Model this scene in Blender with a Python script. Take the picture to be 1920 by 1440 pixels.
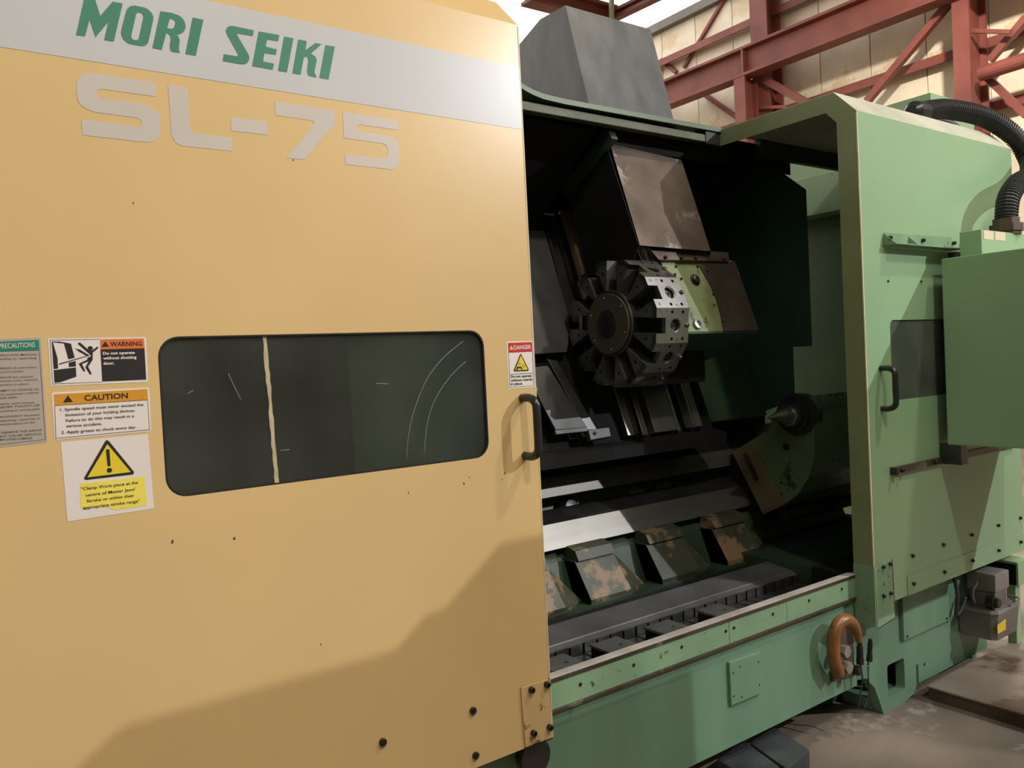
import bpy, bmesh, math, random
from mathutils import Vector, Matrix
from mathutils.geometry import tessellate_polygon
random.seed(7)
for o in list(bpy.data.objects): bpy.data.objects.remove(o)
S = bpy.context.scene
COL = S.collection
R = math.radians

# ------------------------------------------------------------------ camera
FPX = 1511.8
yaw, pit, rol = 0.62201647, 0.02718885, -0.04990076
CAMP = Vector((0, 0, 1.55))
_f = Vector((math.sin(yaw)*math.cos(pit), math.cos(yaw)*math.cos(pit), -math.sin(pit)))
_r = Vector((math.cos(yaw), -math.sin(yaw), 0)); _u = _r.cross(_f)
CR = math.cos(rol)*_r + math.sin(rol)*_u
CU = -math.sin(rol)*_r + math.cos(rol)*_u
cam = bpy.data.objects.new('camera', bpy.data.cameras.new('camera')); COL.objects.link(cam)
m = Matrix((CR, CU, -_f)).transposed().to_4x4(); m.translation = CAMP
cam.matrix_world = m
cam.data.sensor_width = 36; cam.data.lens = FPX/1920*36; cam.data.clip_start = .05; cam.data.clip_end = 200
S.camera = cam

# ------------------------------------------------------------------ light
S.view_settings.view_transform = 'Standard'; S.view_settings.look = 'None'
S.view_settings.exposure = 0.0; S.view_settings.gamma = 1; S.view_settings.use_curve_mapping = False
W = bpy.data.worlds.new('overcast_sky'); S.world = W; W.use_nodes = True
W.node_tree.nodes['Background'].inputs[0].default_value = (1.0, .97, .93, 1)
W.node_tree.nodes['Background'].inputs[1].default_value = 2.2
def lamp(name, loc, power, size, target, col=(1, .92, .80), blend=.6, angle=110):
    d = bpy.data.lights.new(name, 'SPOT'); d.energy = power; d.shadow_soft_size = size; d.color = col
    d.spot_size = R(angle); d.spot_blend = blend
    o = bpy.data.objects.new(name, d); COL.objects.link(o); o.location = loc
    o.rotation_euler = (Vector(target)-Vector(loc)).to_track_quat('-Z', 'Y').to_euler()
    return o
lamp('high_bay_lamp', (4.7, -0.9, 7.6), 800, .16, (2.4, 2.2, 1.3))
lamp('high_bay_lamp', (1.0, -3.2, 7.6), 800, .18, (1.2, 2.0, 1.3))
lamp('high_bay_lamp', (8.5, 3.0, 8.0), 2600, .18, (11, 4, 3), angle=140)  # unseen lamp, added to brighten the far right wall
lamp('shop_door_daylight', (6.7, -4.1, 5.2), 1500, .035, (2.4, 2.2, 1.4), col=(.97, .98, 1.0), angle=70)  # spot added for cool low daylight from an unseen shop door

# ------------------------------------------------------------------ helpers
def ray(px, py): return _f + CR*((px-960)/FPX) - CU*((py-720)/FPX)
def PY(px, py, y): d = ray(px, py); return CAMP + d*(y/d.y)
def PX(px, py, x): d = ray(px, py); return CAMP + d*(x/d.x)
def PZ(px, py, z): d = ray(px, py); return CAMP + d*((z-CAMP.z)/d.z)
def PP(px, py, p, n):
    d = ray(px, py); p = Vector(p); n = Vector(n); return CAMP + d*((p-CAMP).dot(n)/d.dot(n))
WL = {}
def link(o, parent=None, loc=(0, 0, 0)):
    COL.objects.link(o); o.location = loc; WL[o] = Vector(loc)
    if parent is not None:
        o.parent = parent; o.matrix_parent_inverse = Matrix.Translation(-WL[parent])
    return o
def thing(name, label, cat, loc=(0, 0, 0), group=None):
    o = bpy.data.objects.new(name, None); o.empty_display_size = .1
    link(o, None, loc); return tag(o, label, cat, group)
def tag(o, label, cat=None, group=None, kind=None):
    if label: o['label'] = label
    if cat: o['category'] = cat
    if group: o['group'] = group
    if kind: o['kind'] = kind
    return o
def mesh(name, vs, fs, mat, parent=None, smooth=False, bevel=0, loc=(0, 0, 0)):
    me = bpy.data.meshes.new(name); me.from_pydata([tuple(v) for v in vs], [], fs)
    bm = bmesh.new(); bm.from_mesh(me); bmesh.ops.recalc_face_normals(bm, faces=bm.faces)
    if bevel: bmesh.ops.bevel(bm, geom=[e for e in bm.edges if len(e.link_faces) == 2 and e.calc_face_angle(0) > .35], offset=bevel, segments=2, affect='EDGES', profile=.6)
    bm.to_mesh(me); bm.free()
    if smooth:
        for p in me.polygons: p.use_smooth = True
    me.materials.append(mat)
    return link(bpy.data.objects.new(name, me), parent, loc)
def inst(name, me, parent, mw):
    o = bpy.data.objects.new(name, me); COL.objects.link(o)
    WL[o] = mw.to_translation()
    o.matrix_basis = mw
    if parent is not None:
        o.parent = parent; o.matrix_parent_inverse = Matrix.Translation(-WL[parent])
    return o
def box(name, x0, x1, y0, y1, z0, z1, mat, parent=None, bevel=.003):
    vs = [(x, y, z) for x in (x0, x1) for y in (y0, y1) for z in (z0, z1)]
    fs = [(0, 1, 3, 2), (4, 6, 7, 5), (0, 4, 5, 1), (2, 3, 7, 6), (0, 2, 6, 4), (1, 5, 7, 3)]
    return mesh(name, vs, fs, mat, parent, bevel=bevel)
def prism(name, pts, ext, mat, parent=None, bevel=0, holes=()):
    """planar polygon (3D points) with holes, extruded by a vector"""
    ext = Vector(ext); loops = [[Vector(p) for p in pts]]+[[Vector(p) for p in h] for h in holes]
    flat = [v for l in loops for v in l]; n = len(flat)
    tris = tessellate_polygon(loops)
    vs = flat + [v+ext for v in flat]
    fs = [tuple(t) for t in tris]+[tuple(i+n for i in reversed(t)) for t in tris]
    k = 0
    for l in loops:
        for i in range(len(l)):
            a = k+i; b = k+(i+1) % len(l); fs.append((a, b, b+n, a+n))
        k += len(l)
    if not holes and len(pts) <= 6 and bevel:
        fs = [tuple(range(n)), tuple(range(2*n-1, n-1, -1))]+[(i, (i+1) % n, (i+1) % n+n, i+n) for i in range(n)]
        return mesh(name, vs, fs, mat, parent, bevel=bevel)
    return mesh(name, vs, fs, mat, parent)
def frame(d):
    d = Vector(d).normalized(); a = Vector((0, 0, 1)) if abs(d.z) < .9 else Vector((1, 0, 0))
    u = d.cross(a).normalized(); return u, d.cross(u)
def lathe(name, p0, axis, prof, mat, parent=None, seg=32, smooth=True, cap0=True):
    """prof: (distance along axis, radius)"""
    u, v = frame(axis); ax = Vector(axis).normalized(); p0 = Vector(p0); vs = []; fs = []
    for (d, r) in prof:
        for k in range(seg):
            a = 2*math.pi*k/seg; vs.append(p0+ax*d+(u*math.cos(a)+v*math.sin(a))*max(r, 1e-4))
    for i in range(len(prof)-1):
        for k in range(seg): fs.append((i*seg+k, i*seg+(k+1) % seg, (i+1)*seg+(k+1) % seg, (i+1)*seg+k))
    if cap0: fs.append(tuple(range(seg)))
    fs.append(tuple((len(prof)-1)*seg+k for k in range(seg)))
    o = mesh(name, vs, fs, mat, parent)
    if smooth:
        me = o.data
        for p in me.polygons: p.use_smooth = len(p.vertices) == 4
        try: me.set_sharp_from_angle(angle=R(22))
        except Exception: pass
    return o
def cyl(name, p0, p1, r, mat, parent=None, seg=16):
    p0 = Vector(p0); p1 = Vector(p1); L = (p1-p0).length
    return lathe(name, p0, p1-p0, [(0, r), (L, r)], mat, parent, seg)
def smooth_path(pts, n=8):
    pts = [Vector(p) for p in pts]; out = []
    for i in range(len(pts)-1):
        a = pts[max(i-1, 0)]; b = pts[i]; c = pts[i+1]; d = pts[min(i+2, len(pts)-1)]
        for k in range(n):
            t = k/n
            out.append(.5*((2*b)+(c-a)*t+(2*a-5*b+4*c-d)*t*t+(3*b-a-3*c+d)*t**3))
    out.append(pts[-1]); return out
def tube(name, pts, rad, mat, parent=None, seg=10, n=8, smooth=True):
    p = smooth_path(pts, n) if n else [Vector(q) for q in pts]; vs = []; fs = []
    u = None
    for i, c in enumerate(p):
        t = (p[min(i+1, len(p)-1)]-p[max(i-1, 0)]).normalized()
        if u is None: u, _ = frame(t)
        u = (u-t*u.dot(t)).normalized(); v = t.cross(u)
        r = rad(i/(len(p)-1)) if callable(rad) else rad
        for k in range(seg):
            a = 2*math.pi*k/seg; vs.append(c+(u*math.cos(a)+v*math.sin(a))*r)
    for i in range(len(p)-1):
        for k in range(seg): fs.append((i*seg+k, i*seg+(k+1) % seg, (i+1)*seg+(k+1) % seg, (i+1)*seg+k))
    fs.append(tuple(range(seg))); fs.append(tuple((len(p)-1)*seg+k for k in range(seg)))
    return mesh(name, vs, fs, mat, parent, smooth=smooth)
def beam(name, p0, p1, w, h, mat, parent=None, bevel=0):
    """rectangular bar between two points"""
    p0 = Vector(p0); p1 = Vector(p1); u, v = frame(p1-p0); vs = []
    for p in (p0, p1):
        for a, b in ((-1, -1), (1, -1), (1, 1), (-1, 1)): vs.append(p+u*a*w/2+v*b*h/2)
    return mesh(name, vs, [(0, 1, 2, 3), (7, 6, 5, 4), (0, 4, 5, 1), (1, 5, 6, 2), (2, 6, 7, 3), (3, 7, 4, 0)], mat, parent, bevel=bevel)
def rrect(x0, x1, z0, z1, r, y, seg=6):
    out = []
    for (cx, cz, a0) in ((x1-r, z1-r, 0), (x0+r, z1-r, 90), (x0+r, z0+r, 180), (x1-r, z0+r, 270)):
        for k in range(seg+1):
            a = R(a0+90*k/seg); out.append(Vector((cx+r*math.cos(a), y, cz+r*math.sin(a))))
    return out
def circ2(c, e1, e2, r, seg=12):
    return [Vector(c)+Vector(e1)*(r*math.cos(2*math.pi*k/seg))+Vector(e2)*(r*math.sin(2*math.pi*k/seg)) for k in range(seg)]

# ------------------------------------------------------------------ materials
def mat(name, col, rough=.5, metal=0., var=.12, scale=3., bump=0., wear=None, wthr=.62, wscale=6., spec=.5, coat=0., streak=None, col2=None):
    m = bpy.data.materials.new(name); m.use_nodes = True; nt = m.node_tree; N = nt.nodes; L = nt.links
    b = N['Principled BSDF']; b.inputs['Roughness'].default_value = rough; b.inputs['Metallic'].default_value = metal
    b.inputs['Specular IOR Level'].default_value = spec
    if coat: b.inputs['Coat Weight'].default_value = coat; b.inputs['Coat Roughness'].default_value = .12
    tc = N.new('ShaderNodeTexCoord')
    nz = N.new('ShaderNodeTexNoise'); nz.inputs['Scale'].default_value = scale; nz.inputs['Detail'].default_value = 6
    if streak:
        mp = N.new('ShaderNodeMapping'); mp.inputs['Scale'].default_value = streak; L.new(tc.outputs['Object'], mp.inputs[0]); L.new(mp.outputs[0], nz.inputs['Vector'])
    else: L.new(tc.outputs['Object'], nz.inputs['Vector'])
    rp = N.new('ShaderNodeValToRGB'); rp.color_ramp.elements[0].position = .3; rp.color_ramp.elements[1].position = .7
    c2 = col2 if col2 else tuple(min(1, c*(1+var)) for c in col)
    c1 = tuple(c*(1-var) for c in col)
    rp.color_ramp.elements[0].color = (*c1, 1); rp.color_ramp.elements[1].color = (*c2, 1)
    L.new(nz.outputs['Fac'], rp.inputs[0]); out = rp.outputs[0]
    if wear:
        n2 = N.new('ShaderNodeTexNoise'); n2.inputs['Scale'].default_value = wscale; n2.inputs['Detail'].default_value = 8; n2.inputs['Roughness'].default_value = .65
        L.new(tc.outputs['Object'], n2.inputs['Vector'])
        r2 = N.new('ShaderNodeValToRGB'); r2.color_ramp.elements[0].position = wthr; r2.color_ramp.elements[1].position = wthr+.05
        L.new(n2.outputs['Fac'], r2.inputs[0])
        mx = N.new('ShaderNodeMix'); mx.data_type = 'RGBA'
        L.new(r2.outputs[0], mx.inputs[0]); L.new(out, mx.inputs[6]); mx.inputs[7].default_value = (*wear, 1)
        out = mx.outputs[2]
    L.new(out, b.inputs['Base Color'])
    if bump:
        bp = N.new('ShaderNodeBump'); bp.inputs['Strength'].default_value = bump; bp.inputs['Distance'].default_value = .01
        n3 = N.new('ShaderNodeTexNoise'); n3.inputs['Scale'].default_value = scale*9; n3.inputs['Detail'].default_value = 5
        L.new(tc.outputs['Object'], n3.inputs['Vector']); L.new(n3.outputs['Fac'], bp.inputs['Height']); L.new(bp.outputs[0], b.inputs['Normal'])
    return m
YEL = mat('yellow_paint', (.635, .445, .205), .30, var=.075, scale=1.2, wear=(.50, .34, .15), wthr=.76, wscale=9, coat=.15)
YELB = mat('yellow_paint_worn', (.56, .39, .18), .4, var=.12, scale=6, wear=(.13, .08, .035), wthr=.60, wscale=18)
STRIPE = mat('grey_stripe_paint', (.50, .50, .50), .34, var=.04, scale=2, coat=.15)
TEAL = mat('teal_lettering', (.035, .19, .12), .4, var=.08)
LGREY = mat('pale_lettering', (.53, .48, .43), .4, var=.05)
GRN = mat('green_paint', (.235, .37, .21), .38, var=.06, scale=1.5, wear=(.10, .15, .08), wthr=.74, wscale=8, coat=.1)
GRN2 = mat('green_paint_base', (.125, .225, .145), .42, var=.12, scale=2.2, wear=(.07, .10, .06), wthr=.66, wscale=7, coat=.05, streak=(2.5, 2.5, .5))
GRNW = mat('green_paint_worn', (.175, .285, .165), .45, var=.15, scale=5, wear=(.05, .045, .03), wthr=.63, wscale=30)
GRND = mat('green_paint_oily_shaded', (.022, .042, .024), .45, var=.3, scale=3, wear=(.012, .012, .010), wthr=.55, wscale=4)  # oily green, darkened further to paint in shade inside the machine
GRNI = mat('green_paint_inside_shaded', (.03, .075, .052), .5, var=.25, scale=3)  # green darkened to paint in the shade of the enclosure
BLKP = mat('black_oil_and_shade', (.010, .010, .010), .75, var=.4, scale=4, spec=.15)  # oily black sheet, also used to paint shaded gaps and hollows
RAILO = mat('dull_olive_rail', (.075, .08, .045), .55, var=.3, scale=6)
OLIVE = mat('olive_paint_oily', (.12, .10, .045), .5, var=.3, scale=6, wear=(.03, .025, .015), wthr=.6, wscale=14)
PEEL = mat('green_paint_peeling', (.036, .041, .024), .5, var=.4, scale=6, wear=(.19, .125, .068), wthr=.55, wscale=5.5)
BLOCKG = mat('green_paint_chipped', (.155, .19, .08), .42, var=.15, scale=9, wear=(.05, .04, .03), wthr=.57, wscale=13, bump=.15)
STEEL = mat('machined_steel', (.45, .44, .42), .30, 1., var=.15, scale=14)
STEELW = mat('worn_steel_sheet', (.30, .285, .26), .36, .9, var=.35, scale=7, wear=(.12, .085, .06), wthr=.56, wscale=6, bump=.03)
RAILM = mat('guideway_steel', (.215, .205, .185), .40, .9, var=.12, scale=3, streak=(.4, 5, 5))
BROWNS = mat('brown_stained_steel', (.105, .078, .06), .42, .7, var=.3, scale=7, wear=(.24, .21, .18), wthr=.60, wscale=5, bump=.05)
SMOKE = mat('smoky_steel_sheet', (.085, .085, .085), .5, .6, var=.45, scale=4)
SLIDEM = mat('ground_slide_steel', (.26, .26, .25), .36, .85, var=.2, scale=4)
RIMC = mat('worn_bright_rim', (.46, .43, .38), .4, .2, var=.25, scale=9)
SHEETM = mat('chip_sheet_steel', (.27, .275, .285), .42, .85, var=.3, scale=5)
BRASS = mat('stained_way_strip', (.42, .29, .17), .4, .7, var=.15, scale=8)
DSTEEL = mat('dark_oiled_steel_and_reflection', (.10, .10, .098), .38, .9, var=.3, scale=10)
TURF = mat('dark_turret_steel', (.175, .168, .16), .42, .75, var=.2, scale=16)
HUBM = mat('dark_hub_plate', (.14, .128, .10), .45, .6, var=.15, scale=10)
BLACK = mat('black_hole', (.004, .004, .004), .7)
BLKPL = mat('black_plastic', (.018, .019, .021), .28, var=.1)
BOLT = mat('black_bolt_steel', (.035, .032, .03), .38, .7, var=.3, scale=30)
HOODM = mat('grey_hood_paint', (.088, .09, .088), .38, .25, var=.28, scale=5, streak=(2.5, 2.5, .9), wear=(.20, .20, .19), wthr=.66, wscale=9)
HOSEM = mat('black_corrugated_hose', (.022, .022, .022), .5, var=.2)
DUST_PALE = mat('dusty_skylit_green', (.44, .43, .34), .55, var=.15, scale=5)  # dust on green, with the paleness of sky light painted in
FLNG = mat('olive_bounce_green', (.20, .25, .115), .42, var=.12, scale=3)  # green tinted olive to paint in warm bounce from the yellow door
LIPG = mat('dull_green_lip', (.08, .12, .065), .45, var=.15, scale=4)
RED = mat('red_primer_steel', (.215, .058, .042), .55, var=.22, scale=2)
WALLM = mat('cream_insulation', (.78, .69, .53), .55, var=.14, scale=1.2, bump=.9, wear=(.68, .54, .34), wthr=.56, wscale=.9)
SEAM = mat('insulation_seam', (.55, .48, .38), .7)
CONC = mat('concrete_floor', (.175, .14, .11), .62, var=.4, scale=1.6, bump=.35, wear=(.30, .26, .22), wthr=.58, wscale=3)
RUST = mat('rusty_floor_steel', (.07, .045, .032), .65, var=.4, scale=5, bump=.3)
PLATE = mat('dusty_floor_plate', (.19, .15, .12), .6, var=.35, scale=2.2, bump=.3, wear=(.10, .055, .035), wthr=.56, wscale=1.7)
HOOK = mat('orange_hook_paint', (.24, .10, .026), .38, .1, var=.35, scale=9, wear=(.10, .055, .03), wthr=.56, wscale=12)
PUMPM = mat('grey_pump_plastic', (.15, .135, .12), .55, var=.25, scale=7)
PUMPL = mat('grey_pump_lid', (.21, .19, .17), .5, var=.25, scale=7)
BLKB = mat('black_steel_block', (.035, .04, .043), .5, .1, var=.5, scale=7, bump=.1)
WHT = mat('sticker_white', (.72, .66, .62), .35, var=.03)
INK = mat('sticker_black', (.018, .018, .02), .4, var=.02)
ORG = mat('sticker_orange', (.66, .16, .035), .4, var=.06)
AMB = mat('sticker_amber', (.60, .27, .02), .4, var=.05)
SYEL = mat('sticker_yellow', (.74, .56, .03), .4, var=.06)
PYEL = mat('sticker_faded_yellow', (.78, .66, .10), .45, var=.12, scale=14)
SRED = mat('sticker_red', (.50, .016, .03), .4, var=.05)
SGRN = mat('sticker_green', (.012, .20, .13), .4, var=.05)
SGRY = mat('sticker_grey', (.40, .345, .30), .4, var=.04)
BTXT = mat('sticker_grey_ink', (.10, .085, .075), .5)
CREAM = mat('peeling_cream_strip', (.45, .38, .22), .6, var=.2, scale=25, wear=(.05, .05, .03), wthr=.63, wscale=30)
CREAM2 = mat('worn_highlight_edge', (.62, .55, .36), .5, var=.2, scale=12)  # worn edge line with a bright highlight painted into the cream
def glass(name, tint, fac, rough):
    m = bpy.data.materials.new(name); m.use_nodes = True; nt = m.node_tree; N = nt.nodes; L = nt.links
    b = N['Principled BSDF']; b.inputs['Roughness'].default_value = rough
    tc = N.new('ShaderNodeTexCoord'); nz = N.new('ShaderNodeTexNoise'); nz.inputs['Scale'].default_value = 3.5; nz.inputs['Detail'].default_value = 7
    L.new(tc.outputs['Object'], nz.inputs['Vector']); rp = N.new('ShaderNodeValToRGB')
    rp.color_ramp.elements[0].color = (*[c*.7 for c in tint], 1); rp.color_ramp.elements[1].color = (*[c*1.5 for c in tint], 1)
    rp.color_ramp.elements[0].position = .35; rp.color_ramp.elements[1].position = .7
    L.new(nz.outputs['Fac'], rp.inputs[0]); L.new(rp.outputs[0], b.inputs['Base Color'])
    t = N.new('ShaderNodeBsdfTransparent'); t.inputs[0].default_value = (.75, .8, .75, 1)
    mx = N.new('ShaderNodeMixShader'); mx.inputs[0].default_value = fac
    L.new(t.outputs[0], mx.inputs[1]); L.new(b.outputs[0], mx.inputs[2]); L.new(mx.outputs[0], N['Material Output'].inputs['Surface'])
    return m
GLASS = glass('dirty_window_glass', (.058, .062, .054), .48, .14)
GLASS2 = glass('dusty_guard_glass', (.10, .115, .095), .85, .22)
SCR = mat('glass_scratch', (.30, .32, .30), .6)

# shared bolt meshes ------------------------------------------------
def bolt_mesh(name, r, h, sock=True, mt=None):
    """cap head with socket, axis -Y, base at the origin"""
    seg = 12; prof = [(0, r*1.0), (h*.85, r), (h, r*.85)]
    if sock: prof += [(h, r*.5), (h*.6, r*.48)]
    o = lathe(name, (0, 0, 0), (0, -1, 0), prof, mt or BOLT, None, seg)
    me = o.data; bpy.data.objects.remove(o); return me
B_BIG = bolt_mesh('bolt', .0085, .012); B_MED = bolt_mesh('bolt', .0075, .010); B_SMALL = bolt_mesh('screw', .0055, .003, False)
B_CAP = bolt_mesh('bolt', .0095, .007, False)
def bolt(parent, p, me=B_MED, name='bolt', rot=None):
    return inst(name, me, parent, Matrix.Translation(Vector(p)) @ (rot.to_4x4() if rot else Matrix.Identity(4)))

# text --------------------------------------------------------------
def text(name, s, p, width, height, mt, parent, y, bold=0., tilt=0.):
    """lettering lying on an X-Z plane at depth y: baseline-left point p (x,z), fitted to width"""
    cu = bpy.data.curves.new(name, 'FONT'); cu.body = s; cu.size = 1; cu.offset = bold; cu.resolution_u = 3
    o = bpy.data.objects.new(name, cu); COL.objects.link(o)
    dg = bpy.context.evaluated_depsgraph_get(); me = bpy.data.meshes.new_from_object(o.evaluated_get(dg))
    bpy.data.objects.remove(o); bpy.data.curves.remove(cu)
    xs = [v.co.x for v in me.vertices]; x0 = min(xs); w = max(xs)-x0
    sx = width/w; sz = height/.70; c, sn = math.cos(tilt), math.sin(tilt)
    for v in me.vertices:
        a = (v.co.x-x0)*sx; b = v.co.y*sz
        v.co = Vector((p[0]+a*c-b*sn, y, p[1]+a*sn+b*c))
    me.materials.clear(); me.materials.append(mt)
    return link(bpy.data.objects.new(name, me), parent)

# ================================================================== SETTING
def panel_grid_floor():
    fl = box('floor', -14, 14, -12, 20, -.12, 0, CONC, None, bevel=0); tag(fl, None, kind='structure'); return fl
panel_grid_floor()
XW = 14.0
ztop = 1.55+.528*XW
wr = box('wall_right', XW+.12, XW+.3, -12, 20, 0, ztop, SEAM, None, bevel=0); tag(wr, None, kind='structure')
wp = box('insulation_panel', 0, .10, 0, .985, 0, ztop, WALLM, None, bevel=.012); wpm = wp.data; bpy.data.objects.remove(wp)
for i in range(32): inst('insulation_panel', wpm, wr, Matrix.Translation((XW+.02, -12+i*1.0, 0)))
wb = box('wall_back', -14, XW+.3, 20, 20.2, 0, ztop, WALLM, None, bevel=0); tag(wb, None, kind='structure')
wf = box('wall_front', -14, XW+.3, -12.2, -12, 0, ztop, WALLM, None, bevel=0); tag(wf, None, kind='structure')
wl = box('wall_left', -14.2, -14, -12, 20, 0, ztop, WALLM, None, bevel=0); tag(wl, None, kind='structure')
ev = beam('trim_1', (XW-.05, -12, ztop+.08), (XW-.05, 20, ztop+.08), .2, .18, mat('grey_eave_trim', (.16, .15, .13), .6), None); tag(ev, None, kind='structure')

ROOFM = mat('white_roof_liner', (.62, .58, .52), .6)
rf = box('ceiling', -14, XW+.3, -12.2, -6.5, ztop+.2, ztop+.35, ROOFM, None, bevel=0); tag(rf, None, kind='structure')
rf = box('ceiling', -14, XW+.3, -3.5, 9.5, ztop+.2, ztop+.35, ROOFM, None, bevel=0); tag(rf, None, kind='structure')   # open skylight bays between
def ibeam(name, p0, p1, w, h, parent, mt=RED, tf=.05, tw=.04):
    """I-section along p0-p1 (p = centre of section), web vertical; returns three parts"""
    p0 = Vector(p0); p1 = Vector(p1); up = Vector((0, 0, 1))
    for nm, dz, hh, ww in (('top_flange', h/2-tf/2, tf, w), ('web', 0, h-2*tf, tw), ('bottom_flange', -h/2+tf/2, tf, w)):
        a = p0+up*dz; b = p1+up*dz; d = (b-a).normalized(); s = d.cross(up).normalized()
        vs = [q+s*i*ww/2+up*j*hh/2 for q in (a, b) for i, j in ((-1, -1), (1, -1), (1, 1), (-1, 1))]
        mesh(nm, vs, [(0, 1, 2, 3), (7, 6, 5, 4), (0, 4, 5, 1), (1, 5, 6, 2), (2, 6, 7, 3), (3, 7, 4, 0)], mt, parent)
# crane runway beam along the wall
XB = 13.0
zb0 = 1.55+.4055*XB; zb1 = 1.55+.448*XB
t = thing('crane_beam', 'long red steel crane runway beam rising across the cream wall', 'beam', (XB, 4, zb0))
ibeam('b', (XB+.1, -6, (zb0+zb1)/2), (XB+.1, 19, (zb0+zb1)/2), .32, zb1-zb0, t)
for y in (9.96, 14.1, 5.6): box('stiffener', XB-.05, XB+.06, y-.02, y+.02, zb0+.04, zb1-.05, RED, t, 0)
# columns: H sections
def column(y0, y1, x0, x1, z1, label, nm='steel_column'):
    t = thing(nm, label, 'column', ((x0+x1)/2, (y0+y1)/2, 0))
    box('flange', x0, x0+.05, y0, y1, 0, z1, RED, t, 0); box('flange', x1-.05, x1, y0, y1, 0, z1, RED, t, 0)
    box('web', x0+.05, x1-.05, (y0+y1)/2-.03, (y0+y1)/2+.03, 0, z1, RED, t, 0)
    return t
column(.749*13.25, .768*13.25, 12.95, 13.35, zb0, 'red crane column below the beam, behind the green hood edge')
column(.70*13.9, .728*13.9, 13.45, 13.9, ztop, 'tall red wall column behind the crane beam, left of the two')
column(.447*13.2, .466*13.2, 13.15, 13.75, ztop, 'tall red wall column on the right above the hose')
# girts
for k, (zx, lab) in enumerate(((.480, 'thin red wall rail highest on the cream wall, above the crane beam'), (.339, 'thin red wall rail just above the green guard roof'), (.266, 'thin red wall rail lowest, right of the tall column'))):
    t = thing('wall_girt', lab, 'wall rail', (13.9, 4, 1.55+zx*13.9-.08), 'wall girts')
    z = 1.55+zx*13.9
    box('flange', 13.80, 13.98, -11.9, 19.9, z-.02, z+.02, RED, t, 0); box('web', 13.80, 13.84, -11.9, 19.9, z-.13, z-.02, RED, t, 0)
for (a, b, xx, w, lab) in (
        ((1357, 0), (1282, 127), 13.97, .065, 'thin diagonal brace above the crane beam near the grey hood'),
        ((1785, 0), (1626, 190), 13.4, .115, 'thick red diagonal brace rising right behind the green guard roof'),
        ((1240, 112), (1268, 136), 13.97, .08, 'short diagonal brace touching the grey hood edge'),
        ((1321, 177), (1400, 233), 13.93, .09, 'red diagonal brace below the crane beam beside the left column'),
        ((1424, 144), (1515, 194), 13.42, .13, 'red diagonal brace falling right from the crane column'),
        ((1925, 32), (1856, 114), 13.5, .10, 'red diagonal brace upper right of the tall column'),
        ((1849, 143), (1925, 217), 13.5, .10, 'red diagonal brace falling right below the round strut'),
        ((1824, 58), (1895, 60), 13.3, .06, 'thin level rod high on the right wall column'),
        ((1417, 202), (1476, 200), 13.4, .06, 'thin level rod low on the left crane column')):
    o = beam('brace_rod', PX(a[0], a[1], xx), PX(b[0], b[1], xx), w, w, RED); tag(o, lab, 'brace', 'wall braces')
o = cyl('round_strut', PX(1838, 139, 13.3), PX(1930, 110, 13.3), .11, RED); tag(o, 'round red pipe strut on the right wall column', 'strut')
# roof framing at the top left
t = thing('roof_rafter', 'red roof rafter against the bright roof, above the grey hood', 'rafter', (7, 9, 6))
a = PY(985, -12, 10); b = PY(1150, 32, 10); ibeam('r', a, b, .25, .30, t)
t = thing('roof_purlin', 'short red roof purlin rising right beside the grey conduit', 'purlin', (7, 9, 6))
ibeam('r', PY(1150, 30, 10), PY(1240, -14, 9), .15, .16, t)
o = cyl('conduit_post', PY(1146, -30, 9.8), PY(1147, 36, 9.8), .045, mat('pale_conduit', (.38, .36, .26), .5)); tag(o, 'pale vertical conduit between the red rafters above the hood', 'conduit')

# ================================================================== SLIDING DOOR
D = 1.75; DX0, DX1 = -.75, 1.333; ZB, ZT = .51, 2.456
CH = (1.846, 2.555)
door = thing('sliding_door', 'large yellow sliding machine door with dark window and green lettering', 'machine door', (.3, D, ZB))
win = rrect(.374, 1.171, 1.306, 1.637, .042, D)
prism('door_panel', [(DX0, D, ZB), (DX1, D, ZB), (DX1, D, ZT), (DX0, D, ZT)], (0, .003, 0), YEL, door, holes=[win])
prism('door_chamfer', [(DX0, D, ZT), (DX1, D, ZT), (DX1, CH[0], CH[1]), (DX0, CH[0], CH[1])], (0, .002, -.002), YEL, door)
box('door_roof', DX0, DX1, CH[0], 2.42, CH[1]-.003, CH[1], YEL, door, 0)
box('door_edge', DX1-.003, DX1, D+.0035, D+.085, ZB, ZT, YEL, door, 0)
box('edge_highlight', DX1-.002, DX1+.0015, D-.001, D+.006, .51, ZT-.004, CREAM2, door, 0)
box('bottom_fold', DX0, DX1-.004, D+.0035, D+.05, ZB, ZB+.003, YEL, door, 0)
pane = prism('window_pane', rrect(.355, 1.19, 1.287, 1.656, .05, D+.006), (0, .005, 0), GLASS, door)
prism('window_gasket', rrect(.374, 1.171, 1.306, 1.637, .042, D+.0005), (0, .005, 0), BLKPL, door, holes=[rrect(.378, 1.167, 1.3095, 1.6335, .040, D+.0005)])
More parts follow.
